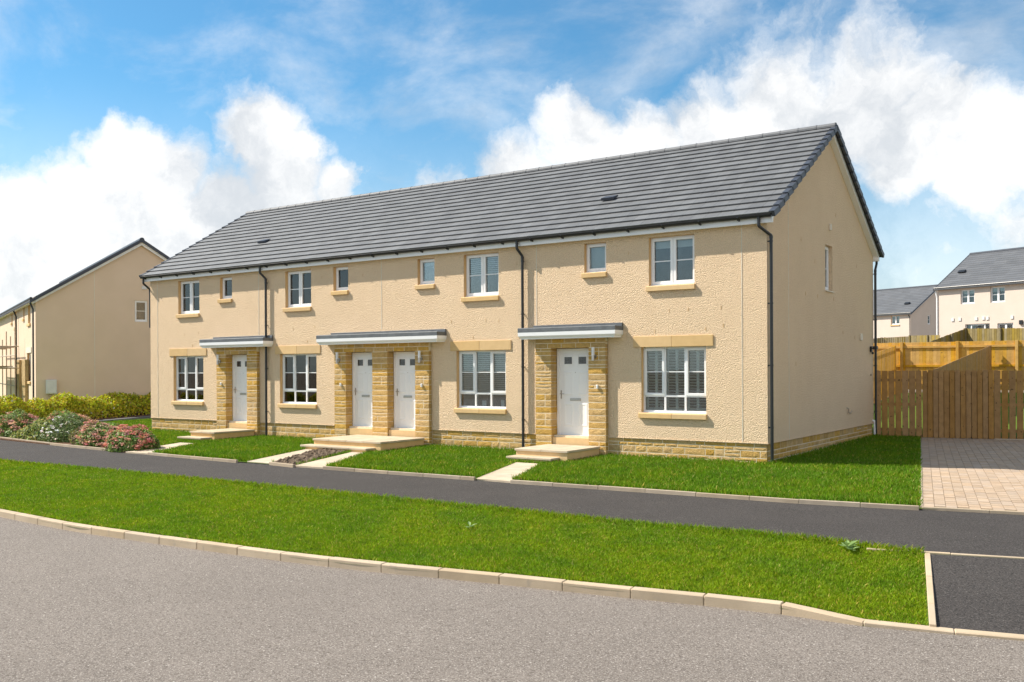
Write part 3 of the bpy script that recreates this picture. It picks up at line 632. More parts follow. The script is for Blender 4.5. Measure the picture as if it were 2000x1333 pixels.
# ---- doors
def door(x0, x1, hinge=1):
    y = .15; f = MB(); frame_box(f, x0 + .004, x1 - .004, ZD0, ZD1 - .005, .055, y, y + .07); d = f.build('door', 'upvc', house)
    lf = MB(); a, b, c, e = x0 + .06, x1 - .06, ZD0 + .056, ZD1 - .062; lf.box(a, b, y + .022, y + .062, c, e); lf.build('leaf', 'upvc', d, bevel=.003)
    W, H = b - a, e - c; yf = y + .022
    for fx in (.13, .57):
        for z0, z1 in ((.47, .76), (.10, .38)):
            p = MB(); xa, xb, za, zb = a + W * fx, a + W * (fx + .30), c + H * z0, c + H * z1
            for k, (o1, o2) in enumerate(((0, .018), (.045, .062))):
                q = [(xa + o1, yf - .0005, za + o1), (xb - o1, yf - .0005, za + o1), (xb - o1, yf - .0005, zb - o1), (xa + o1, yf - .0005, zb - o1), (xa + o1 + .02, yf - .006, za + o1 + .02), (xb - o1 - .02, yf - .006, za + o1 + .02), (xb - o1 - .02, yf - .006, zb - o1 - .02), (xa + o1 + .02, yf - .006, zb - o1 - .02)]
                if k == 0: p.add(q, [(0, 1, 5, 4), (1, 2, 6, 5), (2, 3, 7, 6), (3, 0, 4, 7)]); 
                else: p.add([(v[0], yf - .001 if i_ > 3 else yf - .006, v[2]) for i_, v in enumerate(q)], [(0, 1, 5, 4), (1, 2, 6, 5), (2, 3, 7, 6), (3, 0, 4, 7), (4, 5, 6, 7)])
            ra = [(xa + .02, za + .02), (xb - .02, za + .02), (xb - .02, zb - .02), (xa + .02, zb - .02)]; rb = [(xa + .045, za + .045), (xb - .045, za + .045), (xb - .045, zb - .045), (xa + .045, zb - .045)]
            p.add([(x, yf - .006, z) for x, z in ra + rb], [(i_, (i_ + 1) % 4, 4 + (i_ + 1) % 4, 4 + i_) for i_ in range(4)])
            p.build('panel', 'upvc', d)
        xa, xb, za, zb = a + W * (fx + .03), a + W * (fx + .27), c + H * .845, c + H * .93
        s = MB(); frame_box(s, xa - .025, xb + .025, za - .025, zb + .025, .025, yf - .014, yf + .002); s.build('glazing_frame', 'upvc', d, bevel=.003)
        p = MB(); p.box(xa, xb, yf - .004, yf + .001, za, zb); p.build('pane', 'glass_small', d)
        bk = MB(); bk.box(xa, xb, yf - .0008, yf + .0015, za, zb); bk.build('pane_backing', 'room', d)
        q = MB(); 
        for t in (1 / 3, 2 / 3): q.box(xa + (xb - xa) * t - .004, xa + (xb - xa) * t + .004, yf - .007, yf - .0042, za, zb); q.box(xa, xb, yf - .0075, yf - .0042, za + (zb - za) * t - .004, za + (zb - za) * t + .004)
        q.build('leading', 'leadline', d)
    cx = (a + b) / 2
    l = MB(); l.box(cx - .15, cx + .15, yf - .012, yf, c + H * .405, c + H * .437); l.box(cx - .13, cx + .13, yf - .02, yf - .012, c + H * .41, c + H * .428); l.build('letterbox', 'steel', d, bevel=.004)
    h = MB(); h.box(a + .035, a + .065, yf - .008, yf, c + H * .43, c + H * .53); h.tube([(a + .05, yf - .01, c + H * .49), (a + .05, yf - .055, c + H * .49), (a + .16, yf - .058, c + H * .488)], .009, 8); h.build('handle', 'steel', d)
    s = MB(); s.tube([(cx, yf - .008, c + H * .745), (cx, yf + .002, c + H * .745)], .012, 8); s.build('spyhole', 'steel', d)
    t = MB(); t.box(x0 + .004, x1 - .004, y - .05, y + .06, ZD0 - .022, ZD0 - .001); t.build('threshold', 'steel', d)
for p in porches:
    for a, b in p[2]: door(a, b)
# interior of the recess sides (dark gap filler behind stones)
def wall_light(x, y=-.17):
    b = MB(); b.tube([(x, y + .055, 1.84), (x + .0, y, 1.84)], .018, 8); b.tube([(x, y + .069, 1.84), (x, y + .045, 1.84)], .05, 14)
    w_ = b.build('wall_light', 'steel', house)
    c = MB(); c.tube([(x, y - .02, 1.74), (x, y - .02, 1.865)], .036, 14); c.build('lamp_body', 'steel', w_, smooth=False)
    s = MB(); s.tube([(x, y - .02, 1.866), (x, y - .02, 2.04), (x, y - .02, 2.05)], [.036, .036, .028], 14); s.build('lamp_shade', 'lampwhite', w_)
for x in (-17.40, -12.22, -9.22, -4.02): wall_light(x)
for x in (-17.33, -12.15, -9.20, -3.95):
    m = MB(); m.box(x - .022, x + .022, -.15, -.10, 1.10, 1.19); b = m.build('doorbell', 'upvc', house, bevel=.006)
    m = MB(); m.tube([(x, -.156, 1.145), (x, -.149, 1.145)], .01, 8); m.build('button', 'cabinet', b)
# ---- eaves: fascia, soffit, gutter, downpipes
XV0, XV1 = XL - .2, .2
m = MB(); m.box(XL - .14, .14, -.135, -.115, ZS - .02, 4.70); m.box(XL - .14, .14, DEP + .115, DEP + .135, ZS - .02, 4.70); m.build('fascia', 'fasciawhite', house)
m = MB(); m.box(XL - .139, .139, -.1145, -.0005, ZS - .01, ZS + .004); m.box(XL - .139, .139, DEP + .0005, DEP + .1145, ZS - .01, ZS + .004); m.box(XL - .138, XL + .02, -.114, 0, ZS + .005, 4.69); m.box(.001, .138, -.114, 0.001, ZS + .005, 4.66); m.box(.001, .138, DEP, DEP + .114, ZS + .005, 4.66); m.build('soffit', 'fasciawhite', house)
for s_, xx in ((1, 0), (-1, XL)):
    m = MB()
    for y0, y1 in ((-.134, 4.26), (4.26, DEP + .134)):
        z0, z1 = roofz(y0) - .055, roofz(y1) - .055; xa, xb = xx + s_ * .12, xx + s_ * .14
        m.hexa([(xa, y0, z0 - .15), (xb, y0, z0 - .15), (xb, y1, z1 - .15), (xa, y1, z1 - .15), (xa, y0, z0), (xb, y0, z0), (xb, y1, z1), (xa, y1, z1)])
    m.build('bargeboard', 'fasciawhite', house)
    m = MB()
    for y0, y1 in ((-.1, 4.26), (4.26, DEP + .1)):
        z0, z1 = roofz(y0) - .19, roofz(y1) - .19; xa, xb = xx + s_ * .001, xx + s_ * .1195
        m.hexa([(xa, y0, z0 - .012), (xb, y0, z0 - .012), (xb, y1, z1 - .012), (xa, y1, z1 - .012), (xa, y0, z0), (xb, y0, z0), (xb, y1, z1), (xa, y1, z1)])
    m.build('verge_soffit', 'fasciawhite', house)
gut = MB(); yc, zc, r1, r2 = -.193, 4.688, .056, .049
pr = [(yc + r1 * math.cos(a), zc + r1 * math.sin(a)) for a in np.linspace(math.pi, 2 * math.pi, 11)] + [(yc + r2 * math.cos(a), zc + r2 * math.sin(a)) for a in np.linspace(2 * math.pi, math.pi, 11)]
gut.prism(pr, 0, XL - .19, .16); gut.tube([(XL - .19, yc - r1 + .004, zc), (.16, yc - r1 + .004, zc)], .009, 6)
for xe in (XL - .195, .155): gut.prism([(yc + .059 * math.cos(a), zc + .059 * math.sin(a)) for a in np.linspace(math.pi, 2 * math.pi, 11)], 0, xe, xe + .012)
gutter = gut.build('gutter', 'blackplastic', house)
x = XL - .05
while x < .15:
    b = MB(); b.prism([(yc + .061, zc - .005), (yc + .03, zc - .058), (yc - .03, zc - .06), (yc - .058, zc - .02), (yc - .058, zc + .006), (yc - .064, zc + .006), (yc - .066, zc - .026), (yc - .03, zc - .075), (yc + .058, zc - .09)], 0, x, x + .03); b.build('bracket', 'blackplastic', gutter); x += .86
def downpipe(px, py, ox, base, clipdir, name='downpipe', parent=None, top=4.65, yg=-.193):
    m = MB(); m.tube([(ox, yg, top), (ox, yg, top - .17), (ox * .97 + px * .03, yg * .96 + py * .04, top - .19), (px * .97 + ox * .03, py * .97 + yg * .03, top - .36), (px, py, top - .39), (px, py, base)], .034, 12); m.tube([(ox, yg, top - .02), (ox, yg, top + .03)], .042, 12)
    m.tube([(px, py, top - .43), (px, py, top - .37)], .039, 12)
    d = m.build(name, 'blackplastic', parent or house)
    z = top - .5
    while z > base + .3:
        c = MB(); c.tube([(px, py, z), (px, py, z + .035)], .039, 12); c.box(min(px, px + clipdir[0]) - .008, max(px, px + clipdir[0]) + .008, min(py, py + clipdir[1]) - .008, max(py, py + clipdir[1]) + .008, z + .004, z + .03); c.build('clip', 'blackplastic', d); z -= 1.28
    return d
downpipe(-15.30, -.075, -15.42, -.5, (0, .075)); downpipe(-6.04, -.075, -6.12, -.5, (0, .075)); downpipe(.075, .04, -.10, -.62, (-.075, 0)); downpipe(XL - .075, .04, XL - .1, 3.0, (.075, 0))
d_ = downpipe(.06, DEP - .0, .05, -.3, (-.06, 0), yg=DEP + .193)
# ---- roof
SL = math.atan2(7.40 - 4.70, 4.495); SLEN = math.hypot(7.40 - 4.70, 4.495)
rf = MB()
for y0, y1 in ((-.235, 4.26), (4.26, 8.755)):
    a, b = roofz(y0) - .03, roofz(y1) - .03; rf.hexa([(XV0 + .02, y0, a - .02), (XV1 - .02, y0, a - .02), (XV1 - .02, y1, b - .02), (XV0 + .02, y1, b - .02), (XV0 + .02, y0, a), (XV1 - .02, y0, a), (XV1 - .02, y1, b), (XV0 + .02, y1, b)])
roof = rf.build('roof', 'deck', house)
NT, NC = 72, 16; tw = (XV1 - XV0) / NT; gau = (SLEN - .02) / NC
tb = MB(); tl = gau + .05      # tile in local frame: x across, y up the slope, nose proud at y=0
tb.add([(-.5, 0, .010), (.5, 0, .010), (.5, 1, -.028), (-.5, 1, -.028), (-.5, 0, .036), (.5, 0, .036), (.5, 1, -.004), (-.5, 1, -.004)], [(3, 2, 1, 0), (4, 5, 6, 7), (0, 1, 5, 4), (1, 2, 6, 5), (2, 3, 7, 6), (3, 0, 4, 7)])
t0 = tb.build('tile', 'tile_obj'); tme = t0.data; bpy.data.objects.remove(t0)
tiles = []
for side in (0, 1):
    for c in range(NC):
        for i in range(NT):
            s = c * gau + random.uniform(-.002, .002); yy = -.235 + s * math.cos(SL); zz = 4.70 + s * math.sin(SL); x = XV0 + (i + .5) * tw
            if side == 0: mw = Matrix.Translation((x, yy, zz)) @ Matrix.Rotation(SL, 4, 'X') @ Matrix.Diagonal((tw - .004, tl, 1, 1))
            else: mw = Matrix.Translation((x, 8.52 - yy, zz)) @ Matrix.Rotation(math.pi, 4, 'Z') @ Matrix.Rotation(SL, 4, 'X') @ Matrix.Diagonal((tw - .004, tl, 1, 1))
            tiles.append((projarea((x, yy, zz), 1) if side == 0 else -1, mw))
tiles.sort(key=lambda t: -t[0]); q = MB()
for k, (a, mw) in enumerate(tiles):
    if k < 300: inst('tile', tme, mw, roof)
    else: q.add([tuple(mw @ v.co) for v in tme.vertices], [tuple(p.vertices) for p in tme.polygons])
tag(q.build('tiles', 'tile_stuff', roof, tint=True), kind='stuff')
# ridge tiles: half rounds with an overlapping lip
rm = MB(); aa = np.linspace(R(-12), R(192), 9)
for (xa, xb, rr_) in ((-.5, .44, .115), (.4399, .5, .122)): rm.prism([(rr_ * math.cos(a), rr_ * .82 * math.sin(a)) for a in aa], 0, xa, xb)
r0 = rm.build('ridge_tile', 'ridge'); rme = r0.data; bpy.data.objects.remove(r0)
nr = 48; rl = (XV1 - XV0 + .02) / nr
for i in range(nr): inst('ridge_tile', rme, Matrix.Translation((XV0 - .01 + (i + .5) * rl, 4.26, 7.385 + random.uniform(-.002, .002))) @ Matrix.Diagonal((rl - .002, 1, 1, 1)), roof)
# verge caps
vm = MB(); vm.add([(-.012, -.02, -.075), (.05, -.02, -.075), (.05, 1.12, -.115), (-.012, 1.12, -.115), (-.012, -.02, .05), (.05, -.02, .05), (.05, 1.12, .012), (-.012, 1.12, .012)], [(3, 2, 1, 0), (4, 5, 6, 7), (0, 1, 5, 4), (1, 2, 6, 5), (2, 3, 7, 6), (3, 0, 4, 7)])
vm.add([(-.07, -.02, .04), (-.0121, -.02, .04), (-.0121, 1.12, .002), (-.07, 1.12, .002), (-.07, -.02, .05), (-.0121, -.02, .05), (-.0121, 1.12, .012), (-.07, 1.12, .012)], [(3, 2, 1, 0), (4, 5, 6, 7), (0, 1, 5, 4), (1, 2, 6, 5), (2, 3, 7, 6), (3, 0, 4, 7)])
v0 = vm.build('verge_cap', 'verge'); vme = v0.data; bpy.data.objects.remove(v0)
for c in range(NC):
    s = c * gau; yy = -.235 + s * math.cos(SL); zz = 4.70 + s * math.sin(SL)
    for xx, sx in ((XV1, 1), (XV0, -1)):
        inst('verge_cap', vme, Matrix.Translation((xx, yy, zz)) @ Matrix.Rotation(SL, 4, 'X') @ Matrix.Diagonal((sx, gau, 1, 1)), roof)
        inst('verge_cap', vme, Matrix.Translation((xx, 8.52 - yy, zz)) @ Matrix.Rotation(math.pi, 4, 'Z') @ Matrix.Rotation(SL, 4, 'X') @ Matrix.Diagonal((-sx, gau, 1, 1)), roof)
nrm = (0, -math.sin(SL), math.cos(SL))
for u, v in ((1190, 388), (515, 472)):
    p = hitplane(u, v, (0, -.235, 4.74), nrm); X = Matrix.Translation(p) @ Matrix.Rotation(SL, 4, 'X'); m = MB(X)
    m.add([(-.17, -.12, 0), (.17, -.12, 0), (.17, .16, -.01), (-.17, .16, -.01), (-.16, -.12, .07), (.16, -.12, .07), (.17, .16, .01), (-.17, .16, .01)], [(3, 2, 1, 0), (4, 5, 6, 7), (0, 1, 5, 4), (1, 2, 6, 5), (2, 3, 7, 6), (3, 0, 4, 7)]); ve = m.build('roof_vent', 'verge', roof)
# ---- fittings on the gable
m = MB(); m.box(-.001, .05, 4.33, 4.42, 4.90, 5.06); m.build('flue_vent', 'bead', house, bevel=.01)
m = MB(); m.box(-.001, .05, 7.08, 7.22, 2.28, 2.46); m.build('vent_cover', 'bead', house, bevel=.01)
m = MB(); m.box(0, .05, 8.12, 8.24, 1.98, 2.14); m.tube([(.05, 8.18, 2.08), (.12, 8.16, 2.09)], .02, 8); m.box(.09, .2, 8.08, 8.24, 2.05, 2.14); m.box(.04, .1, 8.14, 8.2, 1.92, 1.98); m.build('security_light', 'blackplastic', house, bevel=.008)
m = MB(); m.tube([(0, 5.82, .52), (.05, 5.82, .50), (.05, 5.82, .40), (.05, 5.98, .38), (.05, 6.08, .42)], .016, 8); m.build('outside_tap', 'galv', house)
m = MB(); m.tube([(.0, 8.2, 1.35), (.03, 8.2, 1.35)], .03, 10); m.build('overflow_cap', 'galv', house)
m = MB(); m.tube([(.0, 8.36, .08), (.05, 8.38, .06), (.06, 8.38, -.5)], .028, 8); m.build('drain_pipe', 'upvc', house)
# ---- steps, slab paths, soil bed
def poly_slab(name, pts, z0, z1, mat, parent=None, bev=.004):
    m = MB(); n = len(pts); m.add([(*p, z0) for p in pts] + [(*p, z1) for p in pts], [tuple(range(n))[::-1], tuple(range(n, 2 * n))] + [(i, (i + 1) % n, n + (i + 1) % n, n + i) for i in range(n)])
    return m.build(name, mat, parent, bevel=bev)
nogrow = []
def steps(x0, x1, yo, sx0, sx1, syo, label, riser_x):
    s = thing('front_steps', label, 'steps', ((x0 + x1) / 2, -.5, -.4), 'front door steps of the terrace')
    m = MB(); m.box(x0 + .03, x1 - .03, yo + .03, -.13, -.6, -.271); m.build('riser', 'caststone', s)
    n = max(2, round((x1 - x0) / .6)); xs = np.linspace(x0, x1, n + 1)
    for a, b in zip(xs, xs[1:]): m = MB(); m.box(a + .002, b - .002, yo, -.125, -.27, -.22); m.build('slab', 'steptop', s, bevel=.006)
    m = MB(); m.box(sx0 + .03, sx1 - .03, syo + .03, yo + .04, -.62, -.416); m.build('riser', 'caststone', s)
    n = max(2, round((sx1 - sx0) / .6)); xs = np.linspace(sx0, sx1, n + 1)
    for a, b in zip(xs, xs[1:]): m = MB(); m.box(a + .002, b - .002, syo, yo + .05, -.415, -.37); m.build('slab', 'steptop', s, bevel=.006)
    nogrow.append([(x0, yo), (x1, yo), (x1, 0), (x0, 0)]); nogrow.append([(sx0, syo), (sx1, syo), (sx1, yo), (sx0, yo)])
P = lambda u, v, z: hit(u, v, 2, z)[:2]
steps(-16.9, -15.75, -1.6, -17.0, -15.9, -1.95, 'pale stone steps before the porch beside the low clipped shrubs', 0)
steps(-11.5, -9.1, -1.8, -11.62, -9.3, -2.12, 'wide pale stone steps serving the two paired front doors', 0)
steps(-5.28, -3.88, -1.55, -5.28, -4.1, -1.88, 'pale stone steps before the single door by the shuttered window', 0)
def slabpath(px, n, zoff=.012):
    """px: left-far, right-far, right-near, left-near in pixels on the lawn level"""
    q = [P(u, v, ZB + .03 if i < 2 else ZB) for i, (u, v) in enumerate(px)]; z = (ZB + .05, ZB + .008)
    root = tag(bpy.data.objects.new('garden_path', None), kind='structure'); COL.objects.link(root)
    for i in range(n):
        for (s0, s1) in ((0, 1),):
            t0, t1 = i / n, (i + 1) / n - .004
            L = lambda t: q[0] * (1 - t) + q[3] * t; Rr = lambda t: q[1] * (1 - t) + q[2] * t; zz = lambda t: z[0] * (1 - t) + z[1] * t
            m = MB(); a, b, c, d = L(t0), Rr(t0), Rr(t1), L(t1)
            m.hexa([(*d, -.62), (*c, -.62), (*b, -.62), (*a, -.62), (*d, zz(t1)), (*c, zz(t1)), (*b, zz(t0)), (*a, zz(t0))]); m.build('slab', 'slab', root, bevel=.004)
    nogrow.append([tuple(p) for p in q])
slabpath([(352, 866), (386, 868), (292, 886.5), (245, 883)], 5)
slabpath([(602, 878), (634, 882), (526, 905.5), (482, 902)], 6)
slabpath([(690, 884), (716, 886), (632, 914), (576, 910)], 6)
slabpath([(1008, 905), (1056, 908), (998, 941), (930, 935.5)], 6)
sq = [P(u, v, ZB) for u, v in [(628, 880), (692, 884), (575, 910), (527, 906)]]
m = MB(); nx = 26
for i in range(nx + 1):
    for j in range(nx + 1):
        s, t = i / nx, j / nx; p = (sq[0] * (1 - s) + sq[1] * s) * (1 - t) + (sq[3] * (1 - s) + sq[2] * s) * t
        m.v.append((p[0], p[1], ZB + .015 + .05 * (1 - t) + random.uniform(0, .05) * (0 < i < nx and 0 < j < nx))); m.t.append(0)
for i in range(nx):
    for j in range(nx): a = i * (nx + 1) + j; m.f.append((a, a + nx + 1, a + nx + 2, a + 1))
tag(m.build('soil_bed', 'soil'), kind='structure'); nogrow.append([tuple(p) for p in sq])

bl2 = MB()
for i in range(9):
    for j in range(9): xx, yy_ = -2 + i * 1.5, 9.4 + j * 1.38; bl2.v.append((xx, yy_, terr(xx, yy_) + .05)); bl2.t.append(0)
for i in range(8):
    for j in range(8): a = i * 9 + j; bl2.f.append((a, a + 9, a + 10, a + 1))
tag(bl2.build('back_lawn', 'turf', smooth=True), kind='structure')
# ================================================================== FENCES
def fence(root, a, b, zt, zb, bw, pitch, mat, posts=(), single=True, side=1, rails=(.15, .5, .85), backing=False, prail=True, thick=.02, jit=.006):
    """upright boards from a to b (xy); zt, zb = (start, end) heights of top and foot; side = which side of the boards the rails are on"""
    a, b = np.array(a), np.array(b); L = np.linalg.norm(b - a); d = (b - a) / L; nn = np.array([-d[1], d[0]]) * side
    Z = lambda q, t: q[0] + (q[1] - q[0]) * t / L
    pitch = (L + pitch - bw) / max(1, round((L + pitch - bw) / pitch)); bw = min(bw, pitch - .002)
    t = 0; stuff = MB()
    while t + bw * .5 < L:
        e = min(t + bw, L); p0, p1 = a + d * t, a + d * e; j = random.uniform(-jit, jit)
        m = MB() if single else stuff
        q = [(*p0, Z(zb, t)), (*p1, Z(zb, e)), (*(p1 + nn * thick), Z(zb, e)), (*(p0 + nn * thick), Z(zb, t))]
        m.hexa(q + [(x, y, (Z(zt, t) if i in (0, 3) else Z(zt, e)) + j) for i, (x, y, z) in enumerate(q)])
        if single: m.build('board', mat, root, bevel=.003)
        t += pitch
    if not single: tag(stuff.build('boards', 'wood_far', root, tint=True), kind='stuff')
    for f in rails:
        m = MB(); h0, h1 = Z(zb, 0) + (Z(zt, 0) - Z(zb, 0)) * f, Z(zb, L) + (Z(zt, L) - Z(zb, L)) * f
        o = nn * (thick + .001); o2 = nn * (thick + .045); a1, b1 = a + d * .0, b
        m.hexa([(*(a1 + o), h0 - .04), (*(b1 + o), h1 - .04), (*(b1 + o2), h1 - .04), (*(a1 + o2), h0 - .04), (*(a1 + o), h0 + .04), (*(b1 + o), h1 + .04), (*(b1 + o2), h1 + .04), (*(a1 + o2), h0 + .04)]); m.build('rail', mat, root)
    if backing:
        t = bw * .62
        while t + bw < L:
            p0, p1 = a + d * t + nn * .07, a + d * (t + bw) + nn * .07; m = MB()
            q = [(*p0, Z(zb, t) + .05), (*p1, Z(zb, t) + .05), (*(p1 + nn * thick), Z(zb, t) + .05), (*(p0 + nn * thick), Z(zb, t) + .05)]
            m.hexa(q + [(x, y, Z(zt, t) - .05) for x, y, z in q]); m.build('board', mat, root); t += pitch
    for t in posts:
        m = MB(); c = a + d * t; u_ = d * .05; v0 = nn * .022; v1 = nn * .125
        q = [c - u_ + v0, c + u_ + v0, c + u_ + v1, c - u_ + v1]; m.hexa([(*p, Z(zb, t) - .2) for p in q] + [(*p, Z(zt, t) + .015) for p in q]); m.build('post', mat, root, bevel=.004)
A12 = R(12); fd = np.array([math.cos(A12), math.sin(A12)]); fp = np.array([.04, 8.50]); fn = (-math.sin(A12), math.cos(A12), 0)
def fpx(u, v): return hitplane(u, v, (fp[0], fp[1], 0), fn)[:2]
f0, f1, f2 = fp, fpx(1801, 800), fpx(1941, 800)
r_ = thing('timber_fence', 'brown board fence panel between the house gable and the driveway gate', 'fence', (*((f0 + f1) / 2), -.36)); fence(r_, f0, f1 - fd * .01, (1.46, 1.46), (-.40, -.40), .155, .188, 'wood_brown', posts=(.06,), rails=(.12, .5, .86))
r_ = thing('timber_gate', 'closed brown board gate across the block paved driveway', 'gate', (*((f1 + f2) / 2), -.34)); fence(r_, f1 + fd * .01, f2, (1.465, 1.465), (-.375, -.375), .122, .135, 'wood_brown', rails=(.12, .5, .86), backing=True)
r_ = thing('timber_fence', 'brown board fence panel beyond the driveway gate', 'fence', (*(f2 + fd), -.34)); fence(r_, f2 + fd * .012, f2 + fd * 3.2, (1.45, 1.45), (-.375, -.375), .15, .18, 'wood_brown', posts=(.05, 1.7), rails=(.12, .5, .86))
m = MB(); c = f2 + fd * .02 - np.array([0, .05]); 
m.hexa([(*c, -.5), (*(c + fd * 3), -.5), (*(c + fd * 3 + np.array([0, .12])), -.5), (*(c + np.array([0, .12])), -.5), (*c, -.365), (*(c + fd * 3), -.365), (*(c + fd * 3 + np.array([0, .12])), -.365), (*(c + np.array([0, .12])), -.365)])
tag(m.build('fence_footing', 'slab'), kind='structure')
YY = 20.5
def ypx(u, v): return hit(u, v, 1, YY)
p = ypx(1938, 675); z_t = ypx(1850, 668)[2]
r_ = thing('timber_fence', 'sunlit yellow new board fence running behind the back gardens', 'fence', (p[0], YY, .4)); 
x0_ = ypx(1640, 668)[0]; fence(r_, (x0_, YY), (x0_ + 13, YY), (z_t, z_t), (z_t - 1.85, z_t - 1.85), .125, .128, 'wood_new', posts=[t for t in np.arange(.4, 13, 2.02)], side=-1, rails=(.1, .5, .9))
r_ = thing('timber_fence', 'raking board fence stepping down from the yellow fence to the driveway gate', 'fence', (p[0], 15, 0)); fence(r_, (p[0], 9.6), (p[0], YY - .16), (1.47, p[2]), (-.4, p[2] - 1.85), .125, .14, 'wood_brown', side=1, posts=(10.5,), rails=(.1, .5, .9))
p2 = ypx(1752, 677)
r_ = thing('timber_fence', 'raking board fence beside the house leading to the yellow fence', 'fence', (p2[0], 15, 0)); fence(r_, (p2[0], 9.6), (p2[0], YY - .16), (1.35, p2[2] + .02), (-.4, p2[2] - 1.85), .07, .125, 'wood_new', side=1, posts=(10.68,), rails=(.1, .5, .9))
# ================================================================== OTHER HOUSES
def rect_hole(X, u0, v0, u1, v1, plane='front'):
    o = X.to_translation(); ax = X.to_3x3(); n = tuple(ax.col[1]) if plane == 'front' else tuple(ax.col[0])
    q = []
    for u, v in ((u0, v0), (u1, v1)): q.append(X.inverted() @ Vector(hitplane(u, v, tuple(o), n)))
    k = 0 if plane == 'front' else 1
    a, b = sorted((q[0][k], q[1][k])); c, d = sorted((q[0][2], q[1][2])); return (a, b, c, d)
def far_house(label, X, x0, x1, dep, zs, zr, base, fholes, gholes, wallmat, gable=1, lights=None, name='house', sillf=True):
    """local frame: facade along x at y = 0, depth +y; ridge along x. gable = the end (x1 or x0) that can be seen"""
    o = X.to_translation(); h = thing(name, label, 'house', (o.x, o.y, base))
    m = MB(X); wallgrid(m, x0, x1, base, zs, fholes, lambda x, z: (x, 0, z)); ym = dep / 2; gz_ = lambda y: zs + (zr - zs) * min(y, dep - y) / ym - .02
    xg = x1 if gable > 0 else x0
    for xx in (x0, x1):
        if xx == xg and gholes:
            ya, yb, za, zb_ = gholes[0]; brk = [0, ya, yb, dep]
            for y0, y1 in ((0, ya), (ya, yb), (yb, dep)):
                top = [(xx, y, gz_(y)) for y in sorted({y0, y1, *([ym] if y0 < ym < y1 else [])}, reverse=True)]
                if y0 == ya: m.quad((xx, y0, base), (xx, y1, base), (xx, y1, za), (xx, y0, za)); bot = [(xx, y0, zb_), (xx, y1, zb_)]
                else: bot = [(xx, y0, base), (xx, y1, base)]
                m.add(bot + top, [tuple(range(2 + len(top)))])
        else: m.add([(xx, 0, base), (xx, dep, base), (xx, dep, gz_(0)), (xx, ym, gz_(ym)), (xx, 0, gz_(0))], [(0, 1, 2, 3, 4)])
    m.quad((x0, dep, base), (x1, dep, base), (x1, dep, zs), (x0, dep, zs)); m.build('wall', wallmat, h)
    # roof: overlapping courses
    ov, vo = .24, .2; rise = (zr - zs) / ym; sl = math.atan(rise); n = 16; q = MB(X); rb = MB(X); XT = X
    for sd in (0, 1):
        ff = lambda y: y if sd == 0 else dep - y
        a = [(x0 - vo, ff(-ov), zs + .12 - ov * rise), (x1 + vo, ff(-ov), zs + .12 - ov * rise), (x1 + vo, ff(ym), zr + .12), (x0 - vo, ff(ym), zr + .12)]
        rb.add(a + [(x, y, z - .06) for x, y, z in a], [(0, 1, 2, 3), (7, 6, 5, 4), (0, 4, 5, 1), (1, 5, 6, 2), (3, 2, 6, 7), (0, 3, 7, 4)])
        for c in range(n):
            t0, t1 = -ov + (ym + ov) * c / n, -ov + (ym + ov) * (c + 1) / n + .03; L = x1 - x0 + .4; k = max(1, int(L / .9))
            for i in range(k):
                xa, xb = x0 - vo + L * i / k, x0 - vo + L * (i + 1) / k; za, zb_ = zs + .12 + t0 * rise, zs + .12 + t1 * rise
                q.add([(xa, ff(t0), za + .01), (xb, ff(t0), za + .01), (xb, ff(t0), za + .05), (xa, ff(t0), za + .05), (xb, ff(t1), zb_ + .012), (xa, ff(t1), zb_ + .012)], [(0, 1, 2, 3), (3, 2, 4, 5)])
    rf_ = rb.build('roof', 'deck', h); tag(q.build('tile_courses', 'tile_far', rf_, tint=True), kind='stuff')
    m = MB(X); m.tube([(x0 - vo, ym, zr + .13), (x1 + vo, ym, zr + .13)], .11, 10); m.build('ridge', 'verge', rf_)
    for xx, s_ in ((x0, -1), (x1, 1)):
        for sd in (0, 1):
            ff = (lambda y: y) if sd == 0 else (lambda y: dep - y)
            m = MB(X); xa, xb = xx + s_ * (vo - .02), xx + s_ * (vo + .03); za, zb_ = zs + .12 - ov * rise, zr + .12
            m.hexa([(xa, ff(-ov), za - .09), (xb, ff(-ov), za - .09), (xb, ff(ym), zb_ - .09), (xa, ff(ym), zb_ - .09), (xa, ff(-ov), za + .06), (xb, ff(-ov), za + .06), (xb, ff(ym), zb_ + .06), (xa, ff(ym), zb_ + .06)]); m.build('verge_cap', 'verge', rf_)
            m = MB(X); xa, xb = xx + s_ * .1, xx + s_ * .13
            m.hexa([(xa, ff(-.13), za - .18 + .11 * rise), (xb, ff(-.13), za - .18 + .11 * rise), (xb, ff(ym), zb_ - .22), (xa, ff(ym), zb_ - .22), (xa, ff(-.13), za), (xb, ff(-.13), za), (xb, ff(ym), zb_ - .07), (xa, ff(ym), zb_ - .07)]); m.build('bargeboard', 'fasciawhite', rf_)
    m = MB(X); m.box(x0 - .13, x1 + .13, -.14, .0, zs - .04, zs + .10); m.build('fascia', 'fasciawhite', h)
    m = MB(X); m.tube([(x0 - .18, -.19, zs + .09), (x1 + .18, -.19, zs + .09)], .06, 8); m.build('gutter', 'blackplastic', h)
    return h
def pipe_far(h, X, xo, xp, yp, zs, base, name='downpipe'):
    m = MB(X); m.tube([(xo, -.19, zs + .08), (xo, -.19, zs - .1), (xp, yp, zs - .35), (xp, yp, base)], .036, 8); m.build(name, 'blackplastic', h)
